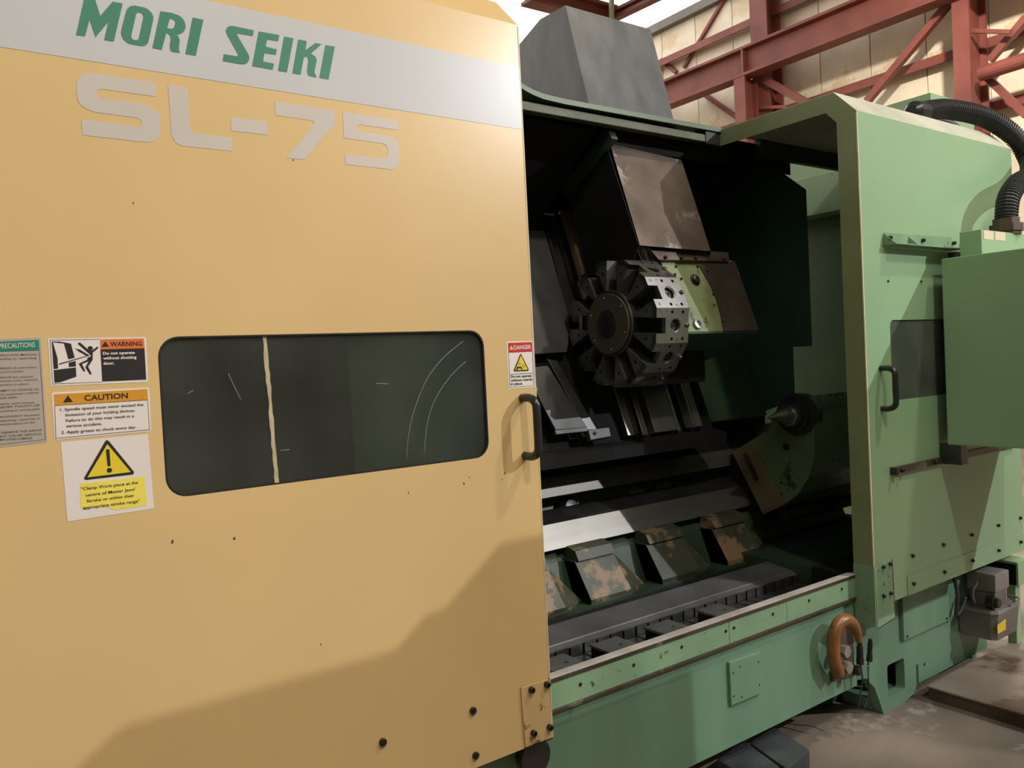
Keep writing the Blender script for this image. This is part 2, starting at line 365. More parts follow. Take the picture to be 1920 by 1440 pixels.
# cream strip behind the glass, ragged
ys = [630+i*12 for i in range(25)]
L_ = []; R_ = []
for i, yy in enumerate(ys):
    x = 494+(yy-630)*.083
    L_.append(PY(x-1+random.uniform(-2, 1.2), yy, D+.0054)); R_.append(PY(x+6+random.uniform(-1, 1), yy, D+.0054))
prism('peeling_strip', L_+R_[::-1], (0, .0004, 0), CREAM, pane)
box('inner_sheet', .80, 1.19, D+.022, D+.025, 1.25, 1.70, GRN, door, 0)
for pts in ([(868, 640), (830, 672), (800, 712), (778, 765), (766, 815), (762, 862)], [(873, 678), (845, 705), (818, 745), (802, 790), (795, 850)], [(428, 700), (436, 718), (452, 750)], [(705, 719), (728, 720)], [(525, 845), (543, 843)], [(352, 738), (362, 732)]):
    tube('scratch', [PY(x, y, D+.0055) for x, y in pts], .0007, SCR, pane, seg=5, n=5)
# stripe + lettering
def zz(off, s, pts, y): return [PY(off[0]+x/s, off[1]+yy/s, y) for x, yy in pts]
prism('grey_stripe', [(DX0, D-.0006, 2.176), (DX1-.001, D-.0006, 2.176), (DX1-.001, D-.0006, 2.343), (DX0, D-.0006, 2.343)], (0, .0005, 0), STRIPE, door)
o1 = (140, 0); s1 = 7.68; o2 = (400, 30)
logo = [
 (o1, s1, [(20, 505), (150, 522), (215, 280), (300, 535), (485, 315), (425, 575), (565, 597), (692, 48), (548, 22), (370, 228), (290, -25), (145, -50)], None),
 (o1, s1, [(860, 78), (1000, 105), (1060, 135), (1105, 178), (1135, 240), (1130, 300), (1065, 590), (1050, 628), (1015, 657), (970, 665), (800, 635), (745, 608), (695, 555), (668, 490), (672, 430), (740, 170), (755, 130), (795, 92)], [(920, 178), (950, 183), (978, 205), (992, 245), (925, 550), (908, 572), (880, 578), (850, 573), (825, 552), (815, 520), (885, 205), (898, 185)]),
 (o1, s1, [(1235, 160), (1400, 185), (1500, 220), (1550, 260), (1585, 310), (1600, 380), (1590, 425), (1560, 468), (1520, 490), (1478, 500), (1502, 540), (1515, 600), (1500, 690), (1515, 762), (1400, 745), (1377, 715), (1370, 660), (1385, 560), (1370, 510), (1345, 485), (1320, 475), (1255, 718), (1120, 692)], [(1370, 265), (1420, 280), (1445, 305), (1450, 330), (1440, 370), (1425, 402), (1400, 415), (1335, 405)]),
 (o1, s1, [(1700, 252), (1855, 283), (1745, 803), (1595, 778)], None),
 (o2, s1, [(270, 140), (583, 205), (570, 288), (345, 250), (345, 275), (500, 540), (518, 580), (518, 625), (500, 660), (475, 684), (440, 695), (380, 692), (135, 648), (150, 548), (340, 580), (360, 560), (200, 270), (182, 225), (185, 190), (200, 165), (230, 145)], None),
 (o2, s1, [(655, 220), (950, 275), (935, 362), (775, 338), (755, 440), (915, 480), (900, 560), (735, 535), (718, 655), (875, 685), (855, 773), (560, 720)], None),
 (o2, s1, [(1020, 295), (1155, 320), (1060, 810), (932, 788)], None),
 (o2, s1, [(1225, 338), (1345, 360), (1328, 490), (1470, 388), (1560, 405), (1405, 540), (1460, 575), (1482, 605), (1490, 640), (1455, 810), (1490, 885), (1385, 865), (1360, 840), (1350, 780), (1370, 640), (1362, 605), (1340, 582), (1315, 590), (1300, 615), (1258, 845), (1138, 825)], None),
 (o2, s1, [(1615, 418), (1750, 440), (1660, 913), (1528, 890)], None)]
for off, s, pts, h in logo:
    prism('logo_letter', zz(off, s, pts, D-.0012), (0, .0005, 0), TEAL, door, holes=[zz(off, s, h, D-.0012)] if h else ())
o3 = (130, 130); o4 = (420, 170); s4 = 5.647
for off, s, pts in (
 (o3, 6, [(230, 38), (970, 150), (970, 305), (350, 220), (320, 228), (305, 275), (315, 305), (345, 325), (800, 390), (900, 415), (960, 450), (1000, 490), (1020, 570), (1025, 700), (1000, 760), (960, 800), (900, 820), (860, 820), (150, 738), (135, 565), (790, 645), (815, 630), (810, 580), (770, 545), (280, 480), (180, 440), (130, 400), (100, 360), (80, 240), (85, 150), (100, 105), (130, 75), (175, 48)]),
 (o3, 6, [(1110, 172), (1325, 210), (1352, 650), (1365, 690), (1390, 712), (1825, 770), (1830, 920), (1270, 860), (1225, 843), (1190, 815), (1150, 745)]),
 (o4, s4, [(68, 278), (455, 330), (462, 468), (80, 425)]),
 (o4, s4, [(535, 115), (1170, 210), (1175, 350), (850, 728), (665, 712), (960, 350), (940, 318), (545, 260)]),
 (o4, s4, [(1255, 228), (1835, 312), (1840, 415), (1430, 358), (1403, 365), (1392, 390), (1420, 430), (1700, 470), (1790, 500), (1825, 530), (1845, 560), (1855, 720), (1840, 790), (1815, 825), (1780, 835), (1290, 780), (1280, 672), (1690, 720), (1720, 710), (1735, 690), (1735, 620), (1720, 580), (1690, 560), (1270, 500)])):
    prism('model_letter', zz(off, s, pts, D-.0006), (0, .0005, 0), LGREY, door)
# handle
def grip(parent, x, z0, z1, out, r, name='handle'):
    pts = [(x, D+.001, z1), (x, D-out*.55, z1), (x, D-out*.92, z1-.012), (x, D-out, z1-.035), (x, D-out, (z0+z1)/2), (x, D-out, z0+.035), (x, D-out*.92, z0+.012), (x, D-out*.55, z0), (x, D+.001, z0)]
    return tube(name, pts, r, BLKPL, parent, seg=14, n=6)
grip(door, 1.286, 1.296, 1.452, .062, .0115)
# corner plate and bolts
prism('corner_plate', [PY(977, 1289, D-.006), PY(1029, 1273, D-.006), PY(1037, 1383, D-.006), PY(986, 1402, D-.006)], (0, .0055, 0), YELB, door, bevel=.002)
prism('corner_shadow_line', [PY(975.5, 1287.5, D-.0008), PY(1030, 1271, D-.0008), PY(1037, 1385, D-.0008), PY(984.5, 1404, D-.0008)], (0, .0006, 0), RUST, door)  # dark sheet painting the shadow gap and dirt line round the plate
for p in ((995, 1293), (1024, 1283), (999, 1374), (1029, 1363)): bolt(door, PY(p[0], p[1], D-.006), B_BIG)
for p in ((717, 1391), (886, 1332), (891, 1416)): bolt(door, PY(p[0], p[1], D), B_CAP)
for (x, y, r) in ((439, 1010, .0028), (323, 1016, .003), (766, 924, .0022), (870, 907, .0026), (947, 887, .0028), (880, 895, .002), (602, 1208, .002), (250, 381, .0016), (550, 300, .0018), (941, 899, .0018)):
    c = PY(x, y, D-.0003); prism('paint_chip', [c+Vector((r*random.uniform(.6, 1.2)*math.cos(a), 0, 1.5*r*random.uniform(.6, 1.2)*math.sin(a))) for a in [k*2*math.pi/7 for k in range(7)]], (0, .0002, 0), RUST, door)
cyl('roller_wheel', (1.295, D+.03, .455), (1.295, D+.06, .455), .05, DSTEEL, door, 24)

# ---- stickers
YS = D-.0006
def sticker(name, pts, mt, label): o = prism(name, pts, (0, .0005, 0), mt, door); o['label'] = label; return o
def sub(name, pts, mt, par, lay=1, holes=()): return prism(name, [Vector((p.x, YS-.0004*lay, p.z)) for p in pts], (0, .0003, 0), mt, par, holes=[[Vector((p.x, YS-.0004*lay, p.z)) for p in h] for h in holes])
def stxt(par, s, a, b, hpx, mt, lay=2, bold=.0):
    A = PY(a[0], a[1], YS); B = PY(b[0], b[1], YS)
    h = abs(PY(a[0], a[1]-hpx, YS).z-A.z)
    return text('lettering', s, (A.x, A.z), (B-A).length, h, mt, par, YS-.0004*lay, bold, math.atan2(B.z-A.z, B.x-A.x))
ow = (85, 625); sw = 9.6
def zw(p): return zz(ow, sw, p, YS)
st = sticker('warning_sticker', zw([(45, 110), (60, 95), (1795, 65), (1812, 80), (1852, 860), (1840, 875), (110, 948), (98, 935)]), WHT, 'white warning sticker with falling figure and orange header')
sub('header', zw([(985, 110), (1775, 92), (1785, 268), (992, 290)]), ORG, st)
sub('text_panel', zw([(992, 290), (1785, 268), (1815, 832), (1025, 868)]), INK, st)
sub('border_line', zw([(80, 120), (975, 104), (975, 110), (88, 127), (135, 908), (1020, 872), (1020, 879), (128, 916)]), INK, st)
sub('pictogram', zw([(115, 148), (250, 148), (460, 185), (528, 440), (415, 468), (335, 182), (135, 160), (218, 440), (230, 632), (150, 645)]), INK, st)
sub('pictogram', zw([(420, 525), (545, 498), (550, 595), (425, 605)]), INK, st)
sub('pictogram', zw([(150, 662), (550, 612), (558, 780), (270, 880), (165, 890)]), INK, st)
sub('pictogram', zw([(245, 545), (740, 405), (600, 325), (540, 275), (620, 290), (800, 400), (250, 565)]), INK, st)
sub('pictogram', zw([(590, 170), (625, 165), (780, 300), (830, 315), (940, 235), (955, 265), (855, 345), (850, 480), (770, 600), (835, 730), (805, 748), (720, 610), (780, 505), (660, 550), (720, 680), (690, 690), (600, 545), (755, 475), (755, 440), (830, 408), (770, 350), (590, 195)]), INK, st)
hc = zw([(810, 270)])[0]; sub('pictogram', circ2(hc, (1, 0, 0), (0, 0, 1), .0045, 14), INK, st)
sub('warning_triangle', zw([(1010, 245), (1075, 145), (1145, 238)]), INK, st, 2)
stxt(st, 'WARNING', (85+1170/sw, 625+235/sw), (85+1740/sw, 625+222/sw), 8.5, INK, 2, .015)
for s_, a, b in (('Do not operate', (1035, 385), (1610, 368)), ('without shutting', (1038, 472), (1640, 452)), ('door.', (1045, 565), (1245, 558))):
    stxt(st, s_, (85+a[0]/sw, 625+a[1]/sw), (85+b[0]/sw, 625+b[1]/sw), 5.2, WHT, 2, .03)
oc = (0, 600); sc = 3.6
def zc(p): return zz(oc, sc, p, YS)
st = sticker('caution_sticker', zc([(348, 500), (360, 488), (997, 455), (1008, 465), (1020, 738), (1010, 752), (380, 810), (368, 798)]), WHT, 'white caution sticker with amber header')
sub('header', zc([(363, 502), (995, 466), (998, 538), (368, 577)]), AMB, st)
sub('border_line', zc([(368, 577), (998, 538), (1010, 742), (376, 800)]), INK, st, 1, [zc([(371, 579), (996, 541), (1007, 739), (379, 797)])])
sub('warning_triangle', zc([(426, 557), (458, 508), (491, 552)]), INK, st, 2)
stxt(st, 'CAUTION', (570/sc, 600+545/sc), (864/sc, 600+527/sc), 10.5, INK, 2, .02)
for s_, a, b in (('1. Spindle speed must never exceed the', (407, 615), (968, 578)), ('limitation of your holding devices.', (443, 650), (912, 618)), ('Failure to do this may result in a', (446, 688), (905, 655)), ('serious accident.', (449, 724), (688, 708)), ('2. Apply grease to chuck every day.', (415, 768), (918, 730))):
    stxt(st, s_, (a[0]/sc, 600+a[1]/sc), (b[0]/sc, 600+b[1]/sc), 5.2, INK, 2, .008)
st = sticker('paper_notice', zc([(410, 826), (1000, 770), (1040, 1272), (455, 1361)]), WHT, 'white paper notice with yellow warning triangle')
sub('triangle_border', zc([(712, 815), (722, 810), (735, 817), (905, 1025), (900, 1042), (580, 1080), (565, 1070)]), INK, st)
sub('triangle_fill', zc([(724, 838), (882, 1026), (590, 1062)]), SYEL, st, 2)
sub('exclamation_mark', zc([(714, 874), (738, 872), (746, 985), (726, 987)]), INK, st, 3)
sub('exclamation_mark', circ2(zc([(738, 1014)])[0], (1, 0, 0), (0, 0, 1), .0048, 12), INK, st, 3)
sub('yellow_highlight', zc([(540, 1105), (975, 1055), (990, 1250), (770, 1285), (740, 1262), (545, 1270)]), PYEL, st)
for s_, a, b in (('"Clamp Work piece at the', (548, 1150), (932, 1105)), ("centre of Master Jaws'", (578, 1192), (915, 1150)), ('Stroke or within their', (585, 1232), (908, 1192)), ('appropriate stroke range"', (560, 1278), (944, 1230))):
    stxt(st, s_, (a[0]/sc, 600+a[1]/sc), (b[0]/sc, 600+b[1]/sc), 5.6, INK, 2, .012)
op = (0, 630); sp = 6.857
def zp(p): return zz(op, sp, p, YS)
st = sticker('precautions_sticker', zp([(-420, 58), (510, 20), (525, 35), (605, 1345), (590, 1365), (-400, 1475)]), SGRY, 'grey precautions sticker with green header at the left edge')
sub('header', zp([(-400, 90), (500, 50), (506, 180), (-395, 212)]), SGRN, st)
sub('border_line', zp([(-395, 212), (507, 180), (587, 1330), (-385, 1440)]), INK, st, 1, [zp([(-390, 214), (503, 184), (582, 1327), (-380, 1436)])])
stxt(st, 'PRECAUTIONS', (-14/sp, 630+162/sp), (452/sp, 630+142/sp), 9.5, WHT, 2, .0)
for s_, a, b in (('INSTRUCTION MANUAL;', (-90, 265), (485, 245)), ('installing or operating', (-60, 308), (470, 290)), ('OBSERVE all instructions', (-70, 430), (478, 408)), ('caution plates.', (5, 472), (305, 460)), ('OPERATE the machine', (-80, 548), (428, 530)), ('protective cover, interlock,', (-60, 592), (492, 570)), ('devices in place.', (-20, 642), (378, 622)), ('ATTEMPT TO CHANGE the', (-90, 720), (500, 692)), ('NC parameters without', (-10, 765), (503, 735)), ('MORI SEIKI', (-40, 812), (215, 798)), ('starts and moves', (-20, 885), (440, 862)), ('NEVER TOUCH OR', (-20, 930), (515, 898)), ('revolving or moving parts', (-20, 978), (517, 945)), ('DISCONNECT the power', (-30, 1055), (517, 1020)), ('inspecting, repairing or', (-40, 1103), (525, 1065)), ('maintenance to the', (0, 1148), (452, 1118)), ('OBSERVE THE ABOVE', (15, 1255), (537, 1218)), ('MAY CAUSE SERIOUS', (-30, 1303), (535, 1268)), ('MACHINE DAMAGE', (-5, 1345), (415, 1322))):
    stxt(st, s_, (a[0]/sp, 630+a[1]/sp), (b[0]/sp, 630+b[1]/sp), 3.6, BTXT, 2, .004)
od = (930, 630); sd = 6
def zd(p): return zz(od, sd, p, YS)
st = sticker('danger_sticker', zd([(116, 62), (412, 56), (436, 575), (142, 595)]), WHT, 'white danger sticker with red header and yellow triangle')
sub('header', zd([(133, 78), (405, 68), (410, 172), (140, 186)]), SRED, st)
sub('border_line', zd([(140, 186), (410, 172), (425, 560), (152, 578)]), INK, st, 1, [zd([(144, 188), (406, 175), (421, 557), (156, 574)])])
sub('border_line', zd([(150, 430), (418, 414), (418, 418), (150, 434)]), INK, st, 2)
sub('warning_triangle', zd([(150, 155), (172, 106), (195, 152)]), SYEL, st, 2)
stxt(st, 'DANGER', (930+200/sd, 630+153/sd), (930+393/sd, 630+143/sd), 7.4, WHT, 2, .02)
sub('triangle_border', zd([(272, 202), (282, 203), (368, 380), (360, 392), (205, 398), (197, 388)]), INK, st, 2)
sub('triangle_fill', zd([(277, 218), (354, 378), (212, 386)]), SYEL, st, 3)
sub('pictogram', zd([(222, 382), (235, 345), (275, 343), (295, 370), (290, 380), (270, 362), (245, 365), (238, 382)]), INK, st, 4)
for c, r in (((305, 340), .0042), ((262, 313), .0035)):
    c3 = zd([c])[0]; sub('pictogram', circ2(c3, (1, 0, 0), (0, 0, 1), r, 14), INK, st, 4, [circ2(c3, (1, 0, 0), (0, 0, 1), r*.78, 14)])
for s_, a, b in (('Do not operate', (165, 470), (402, 457)), ('without guards', (165, 512), (408, 498)), ('in place.', (165, 552), (302, 545))):
    stxt(st, s_, (930+a[0]/sd, 630+a[1]/sd), (930+b[0]/sd, 630+b[1]/sd), 4.6, INK, 2, .02)

# ================================================================== GREEN SLIDING GUARD
GX0, GX1 = 2.958, 4.285
gd = thing('sliding_guard', 'green sliding guard with chamfered roof, handle and dusty window', 'machine guard', (3.6, D, ZB))
gw = rrect(3.141, 3.60, 1.317, 1.643, .028, D)
prism('front_panel', [(GX0, D, ZB), (GX1, D, ZB), (GX1, D, ZT), (GX0, D, ZT)], (0, .003, 0), GRN, gd, holes=[gw])
prism('window_pane', rrect(3.125, 3.616, 1.301, 1.659, .03, D+.005), (0, .005, 0), GLASS2, gd)
prism('roof_chamfer', [(GX0, D, ZT), (GX1, D, ZT), (GX1, CH[0], CH[1]), (GX0, CH[0], CH[1])], (0, .002, -.002), DUST_PALE, gd)
box('roof_panel', GX0, GX1, CH[0], 2.45, CH[1]-.003, CH[1], DUST_PALE, gd, 0)
fl = [(D+.0032, ZB), (D+.0032, ZT), (CH[0], CH[1]-.003), (2.45, CH[1]-.003), (2.45, 2.482), (1.882, 2.482), (1.836, 2.432), (1.836, .66), (1.836, ZB)]
prism('end_flange', [(GX0, y, z) for y, z in fl], (.004, 0, 0), FLNG, gd)
prism('end_plate', [(GX1-.004, y, z) for y, z in [(D+.0032, ZB), (D+.0032, ZT), (CH[0], CH[1]-.003), (2.45, CH[1]-.003), (2.45, 2.3), (2.05, 2.2), (2.05, ZB)]], (.003, 0, 0), GRN, gd)
box('roof_stiffener', GX0+.3, GX1, 2.42, 2.45, 2.47, CH[1]-.004, GRND, gd, 0)
box('edge_highlight', GX0-.0015, GX0+.003, D-.0012, D+.004, .68, ZT-.004, CREAM2, gd, 0)
box('bottom_strip', 3.20, GX1, D-.0035, D-.0005, ZB, .594, GRN, gd, .001)
grip(gd, 3.058, 1.292, 1.452, .06, .0115)
prism('corner_plate', [PY(1641, 1066, D-.006), PY(1672, 1050, D-.006), PY(1678, 1158, D-.006), PY(1646, 1179, D-.006)], (0, .0055, 0), GRNW, gd, bevel=.002)
box('corner_return', 2.952, 2.957, D-.004, D+.085, .437, .676, GRNW, gd, .001)
prism('corner_shadow_line', [PY(1640.5, 1064.5, D-.0008), PY(1673.5, 1048.5, D-.0008), PY(1679.5, 1159.5, D-.0008), PY(1645, 1181, D-.0008)], (0, .0006, 0), RUST, gd)  # painted shadow gap and dirt line behind the guard's corner plate
for p in ((1655, 1063), (1668, 1057), (1656, 1117), (1669, 1112)): bolt(gd, PY(p[0], p[1], D-.006), B_MED)
for p in ((1710, 1041.7), (1768, 1021), (1821, 1002.8), (1870.6, 985), (1912, 971)): bolt(gd, PY(p[0], p[1], D), B_MED)
for p in ((1712, 1094), (1770, 1072), (1822.5, 1051), (1871.7, 1032), (1913, 1016)): bolt(gd, PY(p[0], p[1], D-.0035), B_MED)
for p in ((1665, 527), (1727, 528)): bolt(gd, PY(p[0], p[1], D), B_SMALL, 'screw')
# upper angle bracket and lower guide bar
br = prism('angle_bracket', [(3.11, D-.004, 1.945), (3.66, D-.004, 1.945), (3.66, D-.004, 2.0), (3.12, D-.004, 1.992)], (0, .0035, 0), GRNW, gd)
box('bracket_ledge', 3.11, 3.66, D-.055, D-.0045, 1.940, 1.945, GRNW, br, .001)
prism('bracket_gusset', [(3.111, D-.0045, 1.9455), (3.111, D-.05, 1.9455), (3.111, D-.0045, 1.99)], (.004, 0, 0), GRNW, br)
prism('bracket_gusset', [(3.30, D-.0045, 1.9455), (3.30, D-.045, 1.9455), (3.30, D-.0045, 1.985)], (.004, 0, 0), GRNW, br)
for p in ((1667, 446), (1729, 451), (1787, 456)): bolt(br, PY(p[0], p[1], D-.004), B_BIG)
gb = box('guide_bar', 3.118, 4.20, D-.014, D-.0005, 1.022, 1.05, BROWNS, gd, .002)
box('stop_block', 3.100, 3.117, D-.03, D-.0005, 1.02, 1.052, BLKPL, gd, .003)
bolt(gb, PY(1691, 882, D-.014), B_BIG); bolt(gb, PY(1753, 868, D-.014), B_MED)

# ================================================================== CONTROL CABINET
PXX = 3.47
cb = thing('control_cabinet', 'olive green control cabinet jutting out in front of the guard', 'cabinet', (PXX+.3, 1.4, 1.108))
box('cabinet_body', PXX, 4.12, .95, 1.70, 1.108, 1.893, GRN, cb, .004)
tb = box('terminal_box', 3.54, 4.06, 1.568, 1.655, 1.894, 2.0, GRN, cb, .002)
for a in ((1845, 432, 1863, 450), (1866, 434, 1885, 452)):
    prism('paper_label', [PY(a[0], a[1], 1.567), PY(a[2], a[1]+2, 1.567), PY(a[2], a[3], 1.567), PY(a[0], a[3]-2, 1.567)], (0, .0005, 0), mat('worn_paper_label', (.62, .50, .38), .6, wear=(.3, .2, .12), wthr=.6, wscale=60), tb)
lathe('hose_gland', (3.87, 1.61, 2.0), (0, 0, 1), [(0, .062), (.012, .062), (.013, .07), (.045, .07), (.046, .056), (.07, .056)], BROWNS, cb, 8, False)
box('mounting_arm', 3.50, 3.56, 1.66, 1.745, 1.02, 1.107, DSTEEL, cb, .003)
box('mounting_arm', 3.60, 3.66, 1.701, 1.735, 1.108, 1.93, DSTEEL, cb, .003)
for (px, py, w, h) in ((1842, 512, .03, .012), (1872, 520, .02, .02), (1858, 545, .025, .01), (1840, 745, .02, .012), (1849, 760, .015, .018), (1812, 540, .016, .02)):
    c = PX(px, py, PXX-.0006); prism('paint_chip', [c+Vector((0, w*random.uniform(.25, .5)*math.cos(a), h*random.uniform(.3, .5)*math.sin(a))) for a in [k*2*math.pi/8 for k in range(8)]], (.0005, 0, 0), mat('scuffed_green', (.30, .37, .22), .5), cb)

# hoses
t = thing('corrugated_hose', 'thick black corrugated hose looping from the guard roof to the cabinet', 'hose', (3.7, 1.9, 2.6))
hp = [(3.76, 1.915, 2.605), (3.95, 1.89, 2.64), (4.2, 1.83, 2.62), (4.34, 1.76, 2.53), (4.36, 1.70, 2.40), (4.22, 1.65, 2.30), (4.02, 1.62, 2.24), (3.90, 1.61, 2.16), (3.87, 1.61, 2.06)]
L0 = smooth_path(hp, 8); nseg = 440
acc = [0]
for i in range(1, len(L0)): acc.append(acc[-1]+(L0[i]-L0[i-1]).length)
def along(s):
    for i in range(1, len(acc)):
        if acc[i] >= s: return L0[i-1].lerp(L0[i], (s-acc[i-1])/(acc[i]-acc[i-1]))
    return L0[-1]
fine = [along(acc[-1]*k/nseg) for k in range(nseg+1)]
tube('hose_body', fine, lambda u: .047 if int(round(u*nseg)) % 4 < 2 else .0405, HOSEM, t, seg=16, n=0, smooth=False)
lathe('hose_collar', (3.69, 1.92, 2.60), (1, -.05, .05), [(0, .03), (.02, .05), (.05, .052), (.09, .052)], BLKPL, t, 12)
o = tube('cable_loop', [(3.9, 2.08, 2.56), (4.05, 2.05, 2.64), (4.2, 2.0, 2.64), (4.27, 1.95, 2.57)], .018, HOSEM, None); tag(o, 'thin black cable looping on the guard roof behind the hose', 'cable')
t = thing('roof_box', 'green box on the machine roof behind the corrugated hose', 'box', (4.4, 2.3, 2.56))
box('lid', 4.32, 4.57, 2.14, 2.55, 2.775, 2.85, GRN, t, .003); box('body', 4.36, 4.55, 2.2, 2.52, 2.56, 2.775, GRND, t, .003)

# ================================================================== MACHINE BASE
BY = 1.845
base = thing('turning_lathe', 'green lathe with base, slanted bed, dark enclosure and grey roof hood', 'lathe', (2, BY, 0))
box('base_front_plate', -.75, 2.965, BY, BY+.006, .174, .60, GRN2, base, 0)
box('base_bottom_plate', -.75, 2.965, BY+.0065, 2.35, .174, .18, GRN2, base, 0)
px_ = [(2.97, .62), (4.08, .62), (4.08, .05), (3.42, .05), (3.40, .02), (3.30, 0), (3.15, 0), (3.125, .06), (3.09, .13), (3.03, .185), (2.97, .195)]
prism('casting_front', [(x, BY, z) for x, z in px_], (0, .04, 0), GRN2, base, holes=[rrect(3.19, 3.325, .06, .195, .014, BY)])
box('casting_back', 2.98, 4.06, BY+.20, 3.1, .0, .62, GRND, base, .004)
box('foot_pocket', 3.15, 3.36, BY+.045, BY+.19, .0, .05, GRN2, base, .004)
lathe('leveling_bolt', (3.235, BY+.10, .05), (0, 0, 1), [(0, .025), (.025, .025), (.026, .014), (.06, .014)], PUMPM, base, 6, False)
box('casting_cap', 2.98, 4.06, BY+.042, BY+.199, .56, .62, BLKP, base, .002)  # black instead of green, painting the shade behind the guard
box('casting_end', 4.02, 4.06, BY+.042, BY+.199, 0, .555, GRN2, base, .002)
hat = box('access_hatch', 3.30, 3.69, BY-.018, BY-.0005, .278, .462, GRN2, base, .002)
for p in ((3.325, .292), (3.665, .292)): bolt(hat, (p[0], BY-.018, p[1]), B_SMALL, 'screw')
sm = prism('small_cover', [(3.425, BY-.008, .06), (3.52, BY-.008, .06), (3.52, BY-.008, .12), (3.50, BY-.008, .14), (3.425, BY-.008, .14)], (0, .0075, 0), GRN2, base)
bolt(sm, (3.475, BY-.008, .13), B_SMALL, 'screw')
# rim
RY = 1.829
zr = 1.55-.4998*RY; zs_ = 1.55-.5517*RY
xs = [-.75, 1.02, 1.628+.485, 2.47+.0, 2.955]
sx0 = PY(1368, 1200, RY).x; sx1 = PY(1476, 1160, RY).x
for a, b in ((-.75, sx0-.001), (sx0+.001, sx1-.001), (sx1+.001, 2.95)): box('rim_strip', a, b, RY, BY-.0005, zs_, zr-.004, GRNW, base, .0015)
box('rim_edge', -.75, 2.95, RY-.003, RY-.0005, zr-.016, zr-.0042, BROWNS, base, .001); box('rim_cap', -.75, 2.95, RY-.003, RY+.030, zr-.004, zr, RIMC, base, .0012)
box('rim_lip', -.75, 2.95, RY-.004, RY+.02, zs_-.012, zs_-.0005, BROWNS, base, .002)
for p in ((1088, 1283), (1188, 1246.7), (1278, 1212.7), (1360.7, 1183), (1376, 1177), (1449, 1151), (1516.7, 1126), (1578, 1104)): bolt(base, PY(p[0], p[1], RY), B_SMALL, 'screw')
# inspection hatch with six screws
q = [(1368, 1242), (1428, 1222), (1428, 1300), (1372, 1324)]
ih = prism('inspection_plate', [PY(x, y, BY-.012) for x, y in q], (0, .0115, 0), GRN2, base, bevel=.003)
for p in ((1388, 1250), (1422, 1241), (1375, 1262), (1424, 1284), (1376, 1305), (1391, 1307)): bolt(ih, PY(p[0], p[1], BY-.012), B_SMALL, 'screw').scale = (.55, .55, .55)

# ================================================================== CHIP CONVEYOR
cv = thing('chip_conveyor', 'dark chip conveyor with hinged slats and steel cleats behind the rim', 'conveyor', (2, 2.0, .45))
box('trough_floor', .3, 3.7, 1.862, 2.26, .46, .47, BLKP, cv, 0)
sl = box('slat', -.026, .026, 1.865, 2.10, 0, .008, DSTEEL, None, .002); slm = sl.data; bpy.data.objects.remove(sl)
hg = cyl('hinge_rod', (0, 1.865, 0), (0, 2.10, 0), .006, DSTEEL, None, 8); hgm = hg.data; bpy.data.objects.remove(hg)
sp_ = box('side_plate', -.027, .027, 2.104, 2.108, -.03, .045, DSTEEL, None, .002); spm = sp_.data; bpy.data.objects.remove(sp_)
x = .98; k = 0
while x < 3.6:
    inst('slat', slm, cv, Matrix.Translation((x, 0, .535))); inst('hinge_rod', hgm, cv, Matrix.Translation((x+.031, 0, .541)))
    inst('side_plate', spm, cv, Matrix.Translation((x, 0, .532+.003*(k % 2))))
    x += .062; k += 1
clm = None
for px in (1050, 1150, 1247, 1340):
    yy = 1220-(px-1115)*.35
    c = PZ(px, yy, .605)
    hole = circ2((c.x+.015, 1.955, .605), (1, 0, 0), (0, 1, 0), .009, 10)
    prism('cleat', [(c.x-.06, 1.87, .605), (c.x+.06, 1.87, .605), (c.x+.06, 2.02, .605), (c.x-.06, 2.02, .605)], (0, 0, -.008), SHEETM, cv, holes=[hole])
    box('cleat_web', c.x-.059, c.x-.052, 1.875, 2.015, .545, .596, BLKP, cv, 0)
# sloping chip sheet
def xz_sheet(name, prof, x0, x1, th, mt, par):
    n = len(prof); vs = [(x0, y, z) for y, z in prof]+[(x1, y, z) for y, z in prof]
    vs += [(x0, y, z-th) for y, z in prof]+[(x1, y, z-th) for y, z in prof]; fs = []
    for i in range(n-1):
        fs += [(i, i+1, n+i+1, n+i), (2*n+i, 3*n+i, 3*n+i+1, 2*n+i+1)]
    fs += [(0, n, 3*n, 2*n), (n-1, 3*n-1, 4*n-1, 2*n-1)]
    for q in (0, n): fs += [(q+i, q+i+1, q+2*n+i+1, q+2*n+i) for i in range(n-1)]
    return mesh(name, vs, fs, mt, par)
xz_sheet('chip_sheet', [(2.115, .575), (2.14, .583), (2.145, .586), (2.27, .603)], .5, 3.0, .004, SHEETM, cv)
xz_sheet('chip_sheet', [(2.118, .572), (2.15, .584), (2.28, .598)], 3.0, 3.7, .004, DSTEEL, cv)

# ================================================================== LATHE BED
bed = base
def xprism(name, prof, x0, x1, mt, par, bevel=0): return prism(name, [(x0, y, z) for y, z in prof], (x1-x0, 0, 0), mt, par, bevel)
g_ = xprism('guideway', [(2.55, .785), (2.603, .877), (2.607, .8745), (2.554, .7825)], .3, 4.0, RAILM, bed)
xprism('way_body', [(2.555, .783), (2.608, .8745), (2.70, .915), (2.74, .84), (2.60, .765)], .3, 4.0, DSTEEL, g_)  # darker steel paints in the reflection of the dark saddle
g_ = xprism('guideway', [(2.66, .976), (2.703, 1.05), (2.707, 1.0475), (2.664, .9735)], .3, 4.0, RAILM, bed)
xprism('way_body', [(2.665, .974), (2.708, 1.048), (2.83, 1.137), (2.92, 1.10), (2.72, .955)], .3, 4.0, DSTEEL, g_)  # dark top colour stands in for the mirrored saddle here too
xprism('bed_casting', [(2.47, .50), (2.56, .73), (2.62, .79), (2.74, .86), (2.80, 1.0), (2.95, 1.12), (3.15, 1.1), (3.15, .3), (2.47, .3)], .3, 4.0, GRND, bed)
